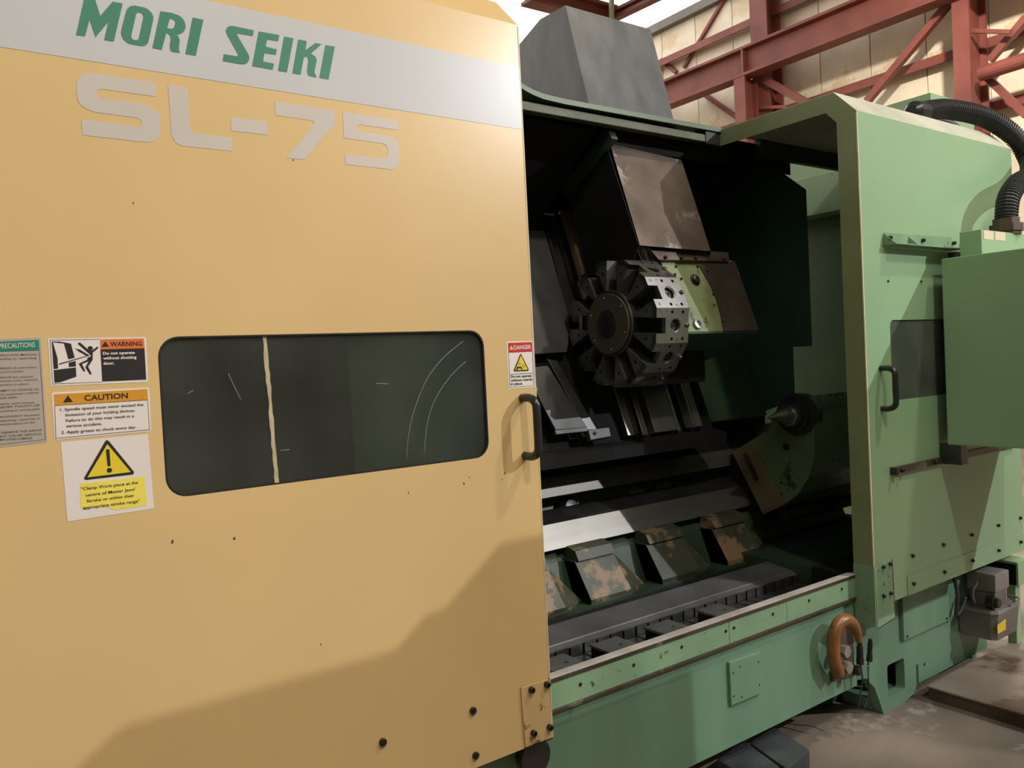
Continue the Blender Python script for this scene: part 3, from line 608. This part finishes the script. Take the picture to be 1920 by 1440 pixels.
for i, (a, b) in enumerate(((985, 1040), (1088, 1163), (1222, 1292), (1345, 1408))):
    x0 = PY(a, 1090-(a-1000)*.17, 2.46).x; x1 = PY(b, 1080-(b-1000)*.17, 2.46).x
    r = prism('cast_rib', [(x0, 2.40, .585), (x1, 2.40, .585), (x1, 2.40, .60), (x1-.02, 2.49, .735), (x0+.0, 2.49, .735), (x0, 2.40, .60)], (0, .09, -.01), PEEL, bed)
    vs = [(x0, 2.40, .575), (x1, 2.40, .575), (x1+.13, 2.46, .585), (x0, 2.405, .60), (x1, 2.405, .60), (x0, 2.49, .735), (x1-.01, 2.49, .735), (x0, 2.58, .74), (x1-.01, 2.58, .74), (x1+.13, 2.58, .60), (x0, 2.58, .575), (x1, 2.58, .575)]
    mesh('rib_face', vs, [(0, 1, 4, 3), (3, 4, 6, 5), (5, 6, 8, 7), (4, 2, 6), (1, 2, 4), (6, 2, 9, 8), (0, 3, 5, 7, 10), (10, 7, 8, 9, 2, 1, 0)], PEEL, r)
    c0 = x0+.01; c1 = x1-.012
    xprism('rib_cap', [(2.478, .738), (2.498, .775), (2.56, .79), (2.57, .738)], c0, c1, PEEL, r)
xprism('casting_ledge', [(2.385, .555), (2.385, .58), (2.56, .58), (2.56, .555)], .4, 3.5, GRND, bed)
for px, py in ((1075, 960), (1205, 938), (1255, 925)):
    c = PY(px, py, 2.70); lathe('casting_boss', c+Vector((0, .05, 0)), (0, -.6, .25), [(0, .06), (.03, .055), (.05, .035), (.055, .01)], PEEL if px > 1100 else DSTEEL, bed, 16)
xprism('bed_underside', [(2.30, .30), (2.30, .56), (2.38, .57), (2.47, .56), (2.47, .30)], .4, 3.6, BLKP, bed)

# ================================================================== SADDLE + CROSS SLIDE
SN = Vector((0, -math.sin(R(70)), math.cos(R(70))))   # towards the viewer
SP = Vector((0, 2.55, 1.197))
def SS(px, py, off=0): return PP(px, py, SP+SN*off, SN)
def splate(name, pts, off, th, mt, par, bevel=0): return prism(name, [SS(x, y, off) for x, y in pts], -SN*th, mt, par, bevel)
sad = thing('cross_slide', 'dark slanted saddle with bright cross slide ways under the turret', 'cross slide', (2.3, 2.7, 1.15))
e = Vector((0, math.cos(R(70)), math.sin(R(70))))
def sl_pt(x, along_, off): p = SP+e*along_+SN*off; return Vector((x, p.y, p.z))
def slab(name, x0, x1, a0, a1, off0, off1, mt, par, bevel=.002):
    vs = [sl_pt(x, a, o) for x in (x0, x1) for a in (a0, a1) for o in (off0, off1)]
    return mesh(name, vs, [(0, 1, 3, 2), (4, 6, 7, 5), (0, 4, 5, 1), (2, 3, 7, 6), (0, 2, 6, 4), (1, 5, 7, 3)], mt, par, bevel=bevel)
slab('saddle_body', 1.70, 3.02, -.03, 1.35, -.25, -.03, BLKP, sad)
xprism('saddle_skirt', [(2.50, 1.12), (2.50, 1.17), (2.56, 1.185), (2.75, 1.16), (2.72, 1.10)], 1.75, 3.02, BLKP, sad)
def strip(pl, pr, ytop, ybot, off0, off1, mt, nm='way_strip'):
    """strip whose lower edge runs from pixel pl to pr"""
    a = SS(pl[0], pl[1], off1); b = SS(pr[0], pr[1], off1); lo = (a-SP).dot(e); return slab(nm, a.x, b.x, lo, ytop, off0, off1, mt, sad)
strip((1178, 817), (1191, 815), .95, 0, -.03, .006, STEEL)
strip((1192, 814), (1199, 813), .95, 0, -.03, -.004, DSTEEL)
strip((1206, 816), (1216, 814), .95, 0, -.03, .004, STEEL)
strip((1229, 811), (1270, 805), .95, 0, -.03, .012, SLIDEM)
strip((1272, 808), (1277, 807), .95, 0, -.03, .0, STEEL)
strip((1287, 803), (1301, 801), .95, 0, -.03, .0, DSTEEL)
strip((1302, 801), (1305, 800), .95, 0, -.03, .02, STEEL)
strip((1306, 800), (1318, 799), .95, 0, -.03, .0, SLIDEM)
# left telescopic covers
splate('way_cover', [(996, 689), (1026, 686), (1030, 690), (1101, 801), (1042, 806), (1005, 735)], .05, .012, SMOKE, sad, .002)
splate('way_cover', [(1026, 672), (1044, 676), (1120, 806), (1100, 806)], .035, .012, DSTEEL, sad, .002)
splate('cover_edge', [(1041, 807), (1101, 801), (1102, 808), (1043, 814)], .052, .02, SMOKE, sad)
cl = splate('end_clamp', [(1103, 806), (1142, 801), (1146, 818), (1108, 825)], .055, .03, SMOKE, sad, .002)
lathe('clamp_screw', SS(1116, 812, .056), SN, [(0, .008), (.006, .008), (.006, .004), (.002, .004)], BOLT, cl, 10)
splate('upper_cover', [(992, 432), (1021, 432), (1070, 606), (1069, 625), (1063, 660), (999, 664)], .02, .010, SMOKE, sad, .002)
splate('cover_lip', [(1022, 425), (1027, 423), (1075, 606), (1070, 608)], .022, .02, DSTEEL, sad)
splate('way_strip', [(1053, 395), (1067, 393), (1104, 507), (1091, 517)], .03, .02, BRASS, sad, .001)
splate('way_back', [(1030, 420), (1052, 393), (1098, 530), (1095, 640), (1075, 640)], -.01, .02, DSTEEL, sad)
# turret slide housing (cover + green head)
ts = thing('turret_housing', 'turret housing with stained steel cover above a chipped green head', 'turret housing', (2.6, 2.5, 1.6))
T0 = Vector((0, 2.33, 1.99))
def TT(px, py): return PP(px, py, T0, SN)
cq = [TT(1150, 288), TT(1284, 318), TT(1333, 471), TT(1200, 460)]
cq[0] = cq[0]+e*.05; cq[1] = cq[1]+e*.05
prism('stained_cover', cq, -SN*.004, BROWNS, ts, bevel=.001)
xl, xr = 2.335, 2.765
prism('cover_side', [Vector((xl, p.y, p.z)) for p in (cq[0]-SN*.005, cq[3]-SN*.005, cq[3]-SN*.32-e*.25, cq[0]-SN*.32)], (.004, 0, 0), BLKP, ts)
prism('cover_side', [Vector((xr, p.y, p.z)) for p in (cq[1]-SN*.005, cq[2]-SN*.005, cq[2]-SN*.32-e*.25, cq[1]-SN*.32)], (.004, 0, 0), BLKP, ts)
H0 = Vector((0, 2.25, 1.55+.037*2.25))
def HH(px, py, off=0): return PP(px, py, H0+SN*off, SN)
hq = [HH(1238, 487), HH(1372, 488), HH(1421, 620), HH(1290, 623)]
head = prism('head_casting', hq, (0, .42, -.02), BLOCKG, ts, bevel=.004)
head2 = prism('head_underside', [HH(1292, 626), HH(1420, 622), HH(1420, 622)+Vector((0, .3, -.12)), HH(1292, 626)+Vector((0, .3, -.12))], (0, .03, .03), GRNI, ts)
prism('head_side_sheet', [HH(1312, 497, .006), HH(1378, 489, .006), HH(1423, 619, .006), HH(1358, 621, .006), HH(1352, 590, .006), HH(1342, 555, .006), HH(1333, 535, .006)], -SN*.005, BROWNS, ts)
lp = prism('cover_lip', [HH(1215, 462, .02), HH(1366, 473, .02), HH(1368, 490, .02), HH(1236, 487, .02)], -SN*.022, BROWNS, ts, bevel=.002)
for p in ((1247, 483), (1277, 484), (1304, 484), (1356, 486)): lathe('lip_bolt', HH(p[0], p[1], .0202), SN, [(0, .008), (.008, .008), (.011, .004)], BOLT, lp, 10)
lathe('head_plug', HH(1303, 525, .0005), SN, [(0, .026), (.004, .026), (.005, .019), (.012, .019), (.016, .012)], BOLT, ts, 18)
lathe('head_fitting', HH(1306, 609, .0005), SN, [(0, .02), (.012, .02), (.013, .012), (.006, .012)], STEEL, ts, 14)
for p in ((1326, 508), (1338, 550), (1355, 602), (1307, 500), (1265, 515), (1267, 500), (1277, 523)): lathe('head_bolt', HH(p[0], p[1], .0065 if p[0] > 1320 else .0005), SN, [(0, .006), (.005, .006), (.007, .003)], BOLT, ts, 8)
box('slide_block', 2.44, 2.80, 2.42, 2.72, 1.42, 1.60, BLKP, ts, .006)

# ================================================================== TOOL TURRET
TC = Vector((2.232, 2.41, 1.684)); TR = .262; TTH = .178; AP = TR*math.cos(R(15)); off0 = R(-5.5)
tur = thing('tool_turret', 'twelve-sided dark steel tool turret with slotted face and bored facets', 'tool turret', TC)
def tp(x, r, ang): return Vector((x, -r*math.cos(ang), r*math.sin(ang)))     # local, angle from -Y towards +Z
def tmesh(nm, vs, fs, mt, par=tur, bevel=0): return mesh(nm, [Vector(v)+TC for v in vs], fs, mt, par, bevel=bevel)
n = 12
rim_ = [(AP-.021)/math.cos(R(15))]*n
vs = [tp(.055, rim_[0], off0+R(15)+k*R(30)) for k in range(n)]+[tp(TTH, rim_[0], off0+R(15)+k*R(30)) for k in range(n)]
tmesh('turret_core', vs, [tuple(range(n)), tuple(range(2*n-1, n-1, -1))]+[(k, (k+1) % n, (k+1) % n+n, k+n) for k in range(n)], BOLT)
hw = AP*math.tan(R(15))
def local_prism(nm, pts, ext, mt, holes=()):
    o = prism(nm, pts, ext, mt, None, holes=holes); me = o.data; bpy.data.objects.remove(o); WL.pop(o, None) if False else None; return me
# facet: local frame x along X, u tangential (z), plane at y=-AP
sw_ = .030; nd = .05
out = [(0.0, -hw), (TTH, -hw), (TTH, hw), (0, hw), (0, sw_), (nd, sw_), (nd, -sw_), (0, -sw_)]
fp = [Vector((a, -AP, b)) for a, b in out]
holes = [circ2((.105, -AP, 0), (1, 0, 0), (0, 0, 1), .027, 20)]
for a in (.022, .085, .145):
    for b in (-.052, .052): holes.append(circ2((a, -AP, b), (1, 0, 0), (0, 0, 1), .0075, 8))
for b in (-.055, .055): holes.append(circ2((.055 if b > 0 else .115, -AP, b), (1, 0, 0), (0, 0, 1), .0035, 6))
facm = local_prism('facet', fp, (0, .02, 0), STEEL, holes)
borem = lathe('bore_cup', (.105, -AP+.003, 0), (0, 1, 0), [(0, .0268), (.001, .024), (.015, .022), (.016, .012), (.008, .010), (.008, .006), (.014, .005)], DSTEEL, None, 16, cap0=False); bm_ = borem.data; bpy.data.objects.remove(borem)
knobm = lathe('clamp_knob', (.168, -AP, 0), (0, -1, 0), [(0, .009), (.006, .0095), (.010, .006)], DSTEEL, None, 10); km_ = knobm.data; bpy.data.objects.remove(knobm)
# wedge between two slots, on the front face
r0 = .118
def wpts(x):
    c = R(15); P = []
    A_ = Vector((x, -TR*math.cos(c)+.0005, TR*math.sin(c))); pA = Vector((x, -AP+.001, sw_)); 
    d2 = (math.cos(R(30)), math.sin(R(30)))
    # mirrored point on the next facet
    q = Vector((x, -(AP-.001)*d2[0]-sw_*d2[1]*-1*-1, (AP-.001)*d2[1]-sw_*d2[0]))
    i1 = Vector((x, -math.sqrt(max(r0*r0-sw_*sw_, 0)), sw_)); ii = math.sqrt(r0*r0-sw_*sw_)
    i2 = Vector((x, -ii*d2[0]-sw_*d2[1], ii*d2[1]-sw_*d2[0]))
    q = Vector((x, -(AP-.001)*d2[0]-sw_*d2[1], (AP-.001)*d2[1]-sw_*d2[0]))
    return [pA, A_, q, i2, i1]
W0 = wpts(.0)
hc = Vector((0, -.205*math.cos(R(15)), .205*math.sin(R(15))))
wedm = local_prism('face_wedge', W0, (.0548, 0, 0), TURF, [circ2(hc, (0, 1, 0), (0, 0, 1), .0075, 8)])
scm = lathe('slot_hole_disc', (.053, -.19, .012), (-1, 0, 0), [(0, .005), (.003, .004)], BLACK, None, 8); sm_ = scm.data; bpy.data.objects.remove(scm)  # black disc painting a dark hole in the slot floor
for k in range(12):
    # rotation about X so that -Y axis goes to angle off0 + k*30 (towards +Z)
    M = Matrix.Translation(TC) @ Matrix.Rotation(-(off0+k*R(30)), 4, 'X')
    f_ = inst('facet', facm, tur, M)
    b_ = inst('bore_cup', bm_, tur, M); inst('clamp_knob', km_, tur, M)
    inst('face_wedge', wedm, tur, M); inst('slot_hole_disc', sm_, tur, M)
lathe('hub_flange', TC+Vector((.05, 0, 0)), (-1, 0, 0), [(0, .135), (.056, .135), (.060, .131)], DSTEEL, tur, 48)
hubp = lathe('hub_plate', TC+Vector((-.0105, 0, 0)), (-1, 0, 0), [(0, .122), (.006, .122), (.008, .119)], HUBM, tur, 48)
lathe('hub_cap', TC+Vector((-.0188, 0, 0)), (-1, 0, 0), [(0, .056), (.003, .056), (.004, .054)], DSTEEL, tur, 40)
for k in range(6):
    a = R(38+60*k); lathe('hub_screw', TC+Vector((-.0186, -.105*math.cos(a), .105*math.sin(a))), (-1, 0, 0), [(0, .005), (.002, .0045), (.0035, .002)], STEEL, hubp, 8)

# ================================================================== TAILSTOCK
AY, AZ = 2.25, 1.245
tl = thing('tailstock', 'green tailstock with black quill collar and bright steel centre', 'tailstock', (3.5, 2.4, .9))
lathe('live_centre', (2.995, AY, AZ), (1, 0, 0), [(0, .0006), (.146, .042), (.15, .042), (.151, .05), (.19, .05)], STEEL, tl, 40)
lathe('quill_collar', (3.155, AY, AZ), (1, 0, 0), [(0, .062), (.02, .066), (.022, .082), (.045, .086), (.047, .096), (.075, .098), (.080, .094), (.12, .094)], BLKPL, tl, 48)
XT = 3.225
bodyp = [(1520, 742), (1528, 770), (1527, 810), (1527, 852), (1518, 892), (1496, 927), (1473, 944), (1410, 825), (1440, 805), (1452, 775), (1470, 748)]
bp_ = [PX(x, y, XT) for x, y in bodyp]
prism('tailstock_body', bp_, (.95, 0, 0), GRND if False else mat('tailstock_green', (.085, .135, .06), .45, var=.25, scale=4, wear=(.03, .03, .02), wthr=.6, wscale=8), tl)
bs = [PX(x, y, XT-.004) for x, y in [(1408, 826), (1472, 946), (1430, 965), (1372, 848)]]
prism('tailstock_base', bs, (.95, 0, 0), OLIVE, tl, bevel=.004)
bs = [PX(x, y, XT+.03) for x, y in [(1372, 850), (1428, 965), (1440, 985), (1415, 990), (1350, 870)]]
prism('base_clamp', bs, (.8, 0, 0), BLKP, tl)
prism('face_key', [PX(x, y, XT-.02) for x, y in [(1393, 850), (1399, 848), (1420, 900), (1415, 902)]], (.015, 0, 0), DSTEEL, tl)
for p, r in (((1475, 838), .016), ((1438, 806), .006), ((1465, 905), .005), ((1480, 895), .005)): lathe('face_bolt', PX(p[0], p[1], XT-.0005), (-1, 0, 0), [(0, r), (.008, r), (.01, r*.6)], BOLT, tl, 12)
yp = bp_[1].y-.004
npl = prism('name_plate', [PY(1527, 756, yp), PY(1600, 743, yp), PY(1600, 757, yp), PY(1533, 767, yp)], (0, .003, 0), HUBM, tl)
lathe('body_pipe', PX(1470, 968, 3.25), (1, 0, 0), [(0, .03), (.9, .03)], BLKP, tl, 16)

# ================================================================== ENCLOSURE
en = base
zr1 = 1.55+.4201*2.40
edge = [PY(x, y, 2.40) for x, y in ((940, 128), (965, 146), (985, 160), (1000, 168), (1020, 176), (1060, 185.5), (1354, 240))]
vs = []; fs = []
for p in edge: vs += [p, p-Vector((0, 0, .020)), p-Vector((0, -.004, .020)), p+Vector((0, .14, .0))]
for i in range(len(edge)-1):
    for k in range(4): a = 4*i+k; b = 4*i+(k+1) % 4; fs.append((a, b, b+4, a+4))
mesh('roof_lip', vs, fs, LIPG, en)
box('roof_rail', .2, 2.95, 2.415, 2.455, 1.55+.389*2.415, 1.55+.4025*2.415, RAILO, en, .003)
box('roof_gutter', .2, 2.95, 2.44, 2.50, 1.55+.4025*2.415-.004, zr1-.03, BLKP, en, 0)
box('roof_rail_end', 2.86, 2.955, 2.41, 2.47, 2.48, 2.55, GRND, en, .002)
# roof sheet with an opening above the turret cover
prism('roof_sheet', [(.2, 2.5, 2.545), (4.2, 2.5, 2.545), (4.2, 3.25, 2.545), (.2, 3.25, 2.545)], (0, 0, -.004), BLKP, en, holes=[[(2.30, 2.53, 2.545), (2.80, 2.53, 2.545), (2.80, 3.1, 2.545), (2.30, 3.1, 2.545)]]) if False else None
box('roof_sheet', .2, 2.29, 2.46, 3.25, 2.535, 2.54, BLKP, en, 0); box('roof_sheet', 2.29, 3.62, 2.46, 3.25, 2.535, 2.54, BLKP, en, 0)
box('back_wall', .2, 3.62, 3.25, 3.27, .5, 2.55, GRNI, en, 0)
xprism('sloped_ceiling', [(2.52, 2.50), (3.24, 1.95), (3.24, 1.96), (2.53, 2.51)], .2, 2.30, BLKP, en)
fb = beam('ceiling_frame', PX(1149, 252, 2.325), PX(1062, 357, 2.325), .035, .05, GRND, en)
xprism('front_fascia', [(2.50, 2.535), (2.50, 2.43), (2.505, 2.43), (2.505, 2.535)], 2.32, 3.6, BLKP, en)  # matt black paints the shaded band above the turret cover
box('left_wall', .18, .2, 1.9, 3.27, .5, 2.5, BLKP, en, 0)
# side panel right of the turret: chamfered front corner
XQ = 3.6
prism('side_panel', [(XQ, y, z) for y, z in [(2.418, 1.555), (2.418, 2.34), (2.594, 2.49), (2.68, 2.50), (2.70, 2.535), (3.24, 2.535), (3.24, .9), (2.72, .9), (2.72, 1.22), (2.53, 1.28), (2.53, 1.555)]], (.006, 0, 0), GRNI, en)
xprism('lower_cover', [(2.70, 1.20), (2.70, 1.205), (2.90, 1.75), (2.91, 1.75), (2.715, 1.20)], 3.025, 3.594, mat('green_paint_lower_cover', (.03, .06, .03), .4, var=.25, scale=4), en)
# hood over the roof
P0 = Vector((0, 2.50, 2.56)); HN = Vector((0, -math.sin(R(74)), math.cos(R(74))))
A, B_, C_, D_ = [PP(x, y, P0, HN) for x, y in ((1060, 10), (1220, 57), (1272, 222), (1108, 187))]
A2 = PX(1013, 36, A.x); A3 = PX(968, 90, A.x)
hx0, hx1 = A.x, B_.x
prof = [(A.y, A.z), (A2.y, A2.z), (A3.y, A3.z), (A3.y, 2.545), (D_.y-.01, 2.545)]
xprism('hood', prof, hx0, hx1+.0, HOODM, en)
# machine tail end behind the guard
te = thing('rear_cabinet', 'green rear cabinets seen through the gap under the guard roof', 'cabinet', (4.5, 2.8, 0))
box('upper_box', 4.12, 4.268, 2.50, 3.2, 2.30, 2.52, GRN, te, .004)
box('end_wall', 4.27, 4.30, 2.08, 3.25, .63, 2.52, mat('shaded_green_end_wall', (.06, .12, .05), .45), te, .002)  # guard green darkened, shade painted into the colour
box('tall_cabinet', 5.0, 5.6, 2.5, 4.4, 0, 2.95, GRN, te, .006)
box('headstock', .21, 1.16, 2.05, 3.2, .62, 2.2, GRND, te, .01) if False else None
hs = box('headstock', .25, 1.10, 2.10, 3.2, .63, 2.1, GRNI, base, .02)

# ================================================================== SMALL THINGS
# lifting hook on the base
hk = thing('lifting_hook', 'orange painted steel lifting hook bolted to the green base', 'hook', tuple(PY(1575, 1265, 1.80)))
hy = 1.785
pts = [PY(x, y, yy) for x, y, yy in ((1572, 1264, 1.80), (1564, 1235, 1.79), (1563, 1200, 1.785), (1569, 1175, 1.78), (1583, 1163, 1.775), (1598, 1170, 1.77), (1608, 1188, 1.765), (1610, 1204, 1.765))]
def hr(u): return .024 if u < .45 else (.024+.003*(u-.45)/.2 if u < .65 else .027-.018*(u-.65)/.35)
tube('hook_body', pts, hr, HOOK, hk, seg=14, n=6)
prism('mounting_pad', [PY(x, y, 1.838) for x, y in ((1556, 1190), (1600, 1175), (1602, 1268), (1560, 1278))], (0, .0065, 0), RUST, hk)
for x, y in ((1581, 1220), (1585, 1250)):
    c = PY(x, y, 1.80); lathe('hex_bolt', c+Vector((0, .036, 0)), (0, -1, 0), [(0, .017), (.022, .017), (.0225, .024), (.056, .024)], PUMPL, hk, 6, False)
# cable connectors
cc = thing('cable_connectors', 'dark cable connectors with hanging leads beside the hook', 'connector', tuple(PY(1622, 1240, 1.79)))
for (x0, y0, x1, y1, r) in ((1612, 1205, 1613, 1245, .012), (1632, 1198, 1630, 1240, .010), (1607, 1248, 1606, 1265, .013)):
    a = PY(x0, y0, 1.79); b = PY(x1, y1, 1.79); lathe('connector_body', a, b-a, [(0, r*.8), (.015, r*.8), (.016, r), ((b-a).length*.7, r), ((b-a).length*.71, r*1.2), ((b-a).length, r*1.2)], BOLT, cc, 8, False)
tube('lead', [PY(x, y, 1.79) for x, y in ((1613, 1245), (1617, 1275), (1612, 1305), (1608, 1328))], .0035, BLKPL, cc, 6, 6)
tube('lead', [PY(x, y, 1.79) for x, y in ((1628, 1240), (1628, 1280), (1630, 1300), (1620, 1328))], .004, BLKPL, cc, 6, 6)
tube('lead', [PY(x, y, 1.79) for x, y in ((1627, 1248), (1627, 1262), (1628, 1278))], .003, STEEL, cc, 6, 6)
# lubrication pump
lu = thing('lubrication_pump', 'grey lubrication pump with tank and small yellow label', 'pump', (3.92, 1.76, .186))
bxm = [(3.80, 1.845), (3.80, 1.70), (3.822, 1.676), (4.03, 1.676), (4.05, 1.70), (4.05, 1.845)]
def tank(nm, z0, z1, k0, k1, mt):
    c = Vector((3.925, 1.79, 0)); n = len(bxm)
    vs = [c+(Vector((x, y, 0))-c)*k0+Vector((0, 0, z0)) for x, y in bxm]+[c+(Vector((x, y, 0))-c)*k1+Vector((0, 0, z1)) for x, y in bxm]
    for v in vs: v.y = min(v.y, 1.842)
    return mesh(nm, vs, [tuple(range(n)), tuple(range(2*n-1, n-1, -1))]+[(i, (i+1) % n, (i+1) % n+n, i+n) for i in range(n)], mt, lu, bevel=.004)
tank('tank', .186, .306, .93, 1.0, PUMPM); tank('tank_lid', .3065, .322, 1.05, 1.02, PUMPL)
box('motor_box', 3.86, 4.00, 1.70, 1.83, .39, .475, PUMPL, lu, .008); box('pump_block', 3.87, 3.99, 1.71, 1.82, .3225, .388, PUMPM, lu, .004)
lathe('pump_motor', (3.835, 1.725, .355), (0, -1, 0), [(0, .03), (.03, .03), (.032, .024), (.05, .02)], BOLT, lu, 16)
tube('guard_wire', [(4.05, 1.82, .324), (4.06, 1.72, .335), (4.02, 1.67, .335), (3.93, 1.672, .326)], .004, PUMPL, lu, 6, 5)
tube('oil_pipe', [(3.83, 1.78, .33), (3.815, 1.78, .39), (3.84, 1.77, .43), (3.858, 1.765, .44)], .006, PUMPM, lu, 8, 5)
prism('yellow_label', [PY(1870, 1172, 1.674), PY(1886, 1160, 1.674), PY(1886, 1180, 1.674), PY(1871, 1189, 1.674)], (0, .0008, 0), SYEL, lu)
o = tube('pump_cable', [(3.72, 1.82, .50), (3.715, 1.80, .40), (3.72, 1.81, .30), (3.76, 1.80, .33), (3.785, 1.80, .37)], .009, HOSEM, None, 8, 6); tag(o, 'black cable hanging on the base beside the grey pump', 'cable')
t = thing('bracket_box', 'small green edged bracket box behind the grey pump', 'bracket', (4.2, 1.8, .36))
box('body', 4.155, 4.30, 1.735, 1.875, .36, .462, BLKP, t, 0); box('top_edge', 4.15, 4.31, 1.726, 1.88, .4625, .474, GRN, t, .001); box('side_edge', 4.15, 4.31, 1.724, 1.734, .36, .462, GRN, t, .001); box('support_leg', 4.2, 4.25, 1.76, 1.80, 0, .3595, GRN, t, .001)  # black body stands in for the shaded open inside
# floor objects
def block(name, pz, z, label):
    top = [PZ(x, y, z) for x, y in pz]; o = prism(name, top, (0, 0, -z), BLKB, None, bevel=.006); tag(o, label, 'steel block', 'black blocks under the base')
block('steel_block', [(1475, 1441), (1518, 1405), (1452, 1362), (1405, 1392)], .12, 'black steel block on the floor under the base, right one')
block('steel_block', [(1420, 1475), (1462, 1437), (1395, 1388), (1345, 1422)], .12, 'black steel block on the floor under the base, left one')
t = thing('floor_plate', 'thick dusty steel plate lying on the floor at the lower right', 'floor plate', (4.5, 1.1, 0))
box('plate_top', 3.42, 6.5, .2, 1.80, .05, .06, PLATE, t, .004); box('plate_edge', 3.425, 6.5, .205, 1.795, 0, .0495, RUST, t, 0)

# unseen stand-ins outside the frame, added and shaped to shade the lower door
CABM = mat('grey_blocker_paint', (.25, .27, .27), .45, var=.08); CART = mat('brown_blocker_carton', (.34, .23, .13), .8, var=.1)
t = thing('blocker_cabinet', 'unseen grey steel cabinet added right of the camera to shade the door', 'blocker cabinet', (2.38, .1, 0))
box('cabinet_body', 1.97, 2.80, .0, .2, .06, 2.02, CABM, t, .008)
for k in range(2): d_ = box('blocker_cabinet_door', 1.98+.41*k, 2.38+.41*k, .201, .219, .10, 1.98, CABM, t, .004); box('blocker_door_handle', 2.35+.05*k, 2.365+.05*k, .2195, .235, .95, 1.1, BLKPL, d_, .002)
for x_ in (2.0, 2.72): box('blocker_cabinet_foot', x_, x_+.05, .02, .18, 0, .0595, BLKPL, t, 0)
o = box('blocker_carton', 2.49, 2.645, .03, .19, 2.0205, 2.075, CART, None, .003); tag(o, 'flat brown carton added on the unseen cabinet to step the door shadow', 'blocker_carton')
o = box('blocker_carton', 2.66, 2.79, .03, .19, 2.0205, 2.175, CART, None, .003); tag(o, 'taller brown carton added on the unseen cabinet to raise the door shadow', 'blocker_carton')
t = thing('blocker_locker', 'unseen grey locker added beside the cabinet to shade the base', 'locker', (3.05, .1, 0))
box('blocker_locker_body', 2.82, 3.30, .0, .2, 0, 1.80, CABM, t, .008); d_ = box('blocker_locker_door', 2.83, 3.29, .201, .219, .05, 1.77, CABM, t, .004); box('blocker_door_handle', 2.86, 2.875, .2195, .235, .9, 1.05, BLKPL, d_, .002)
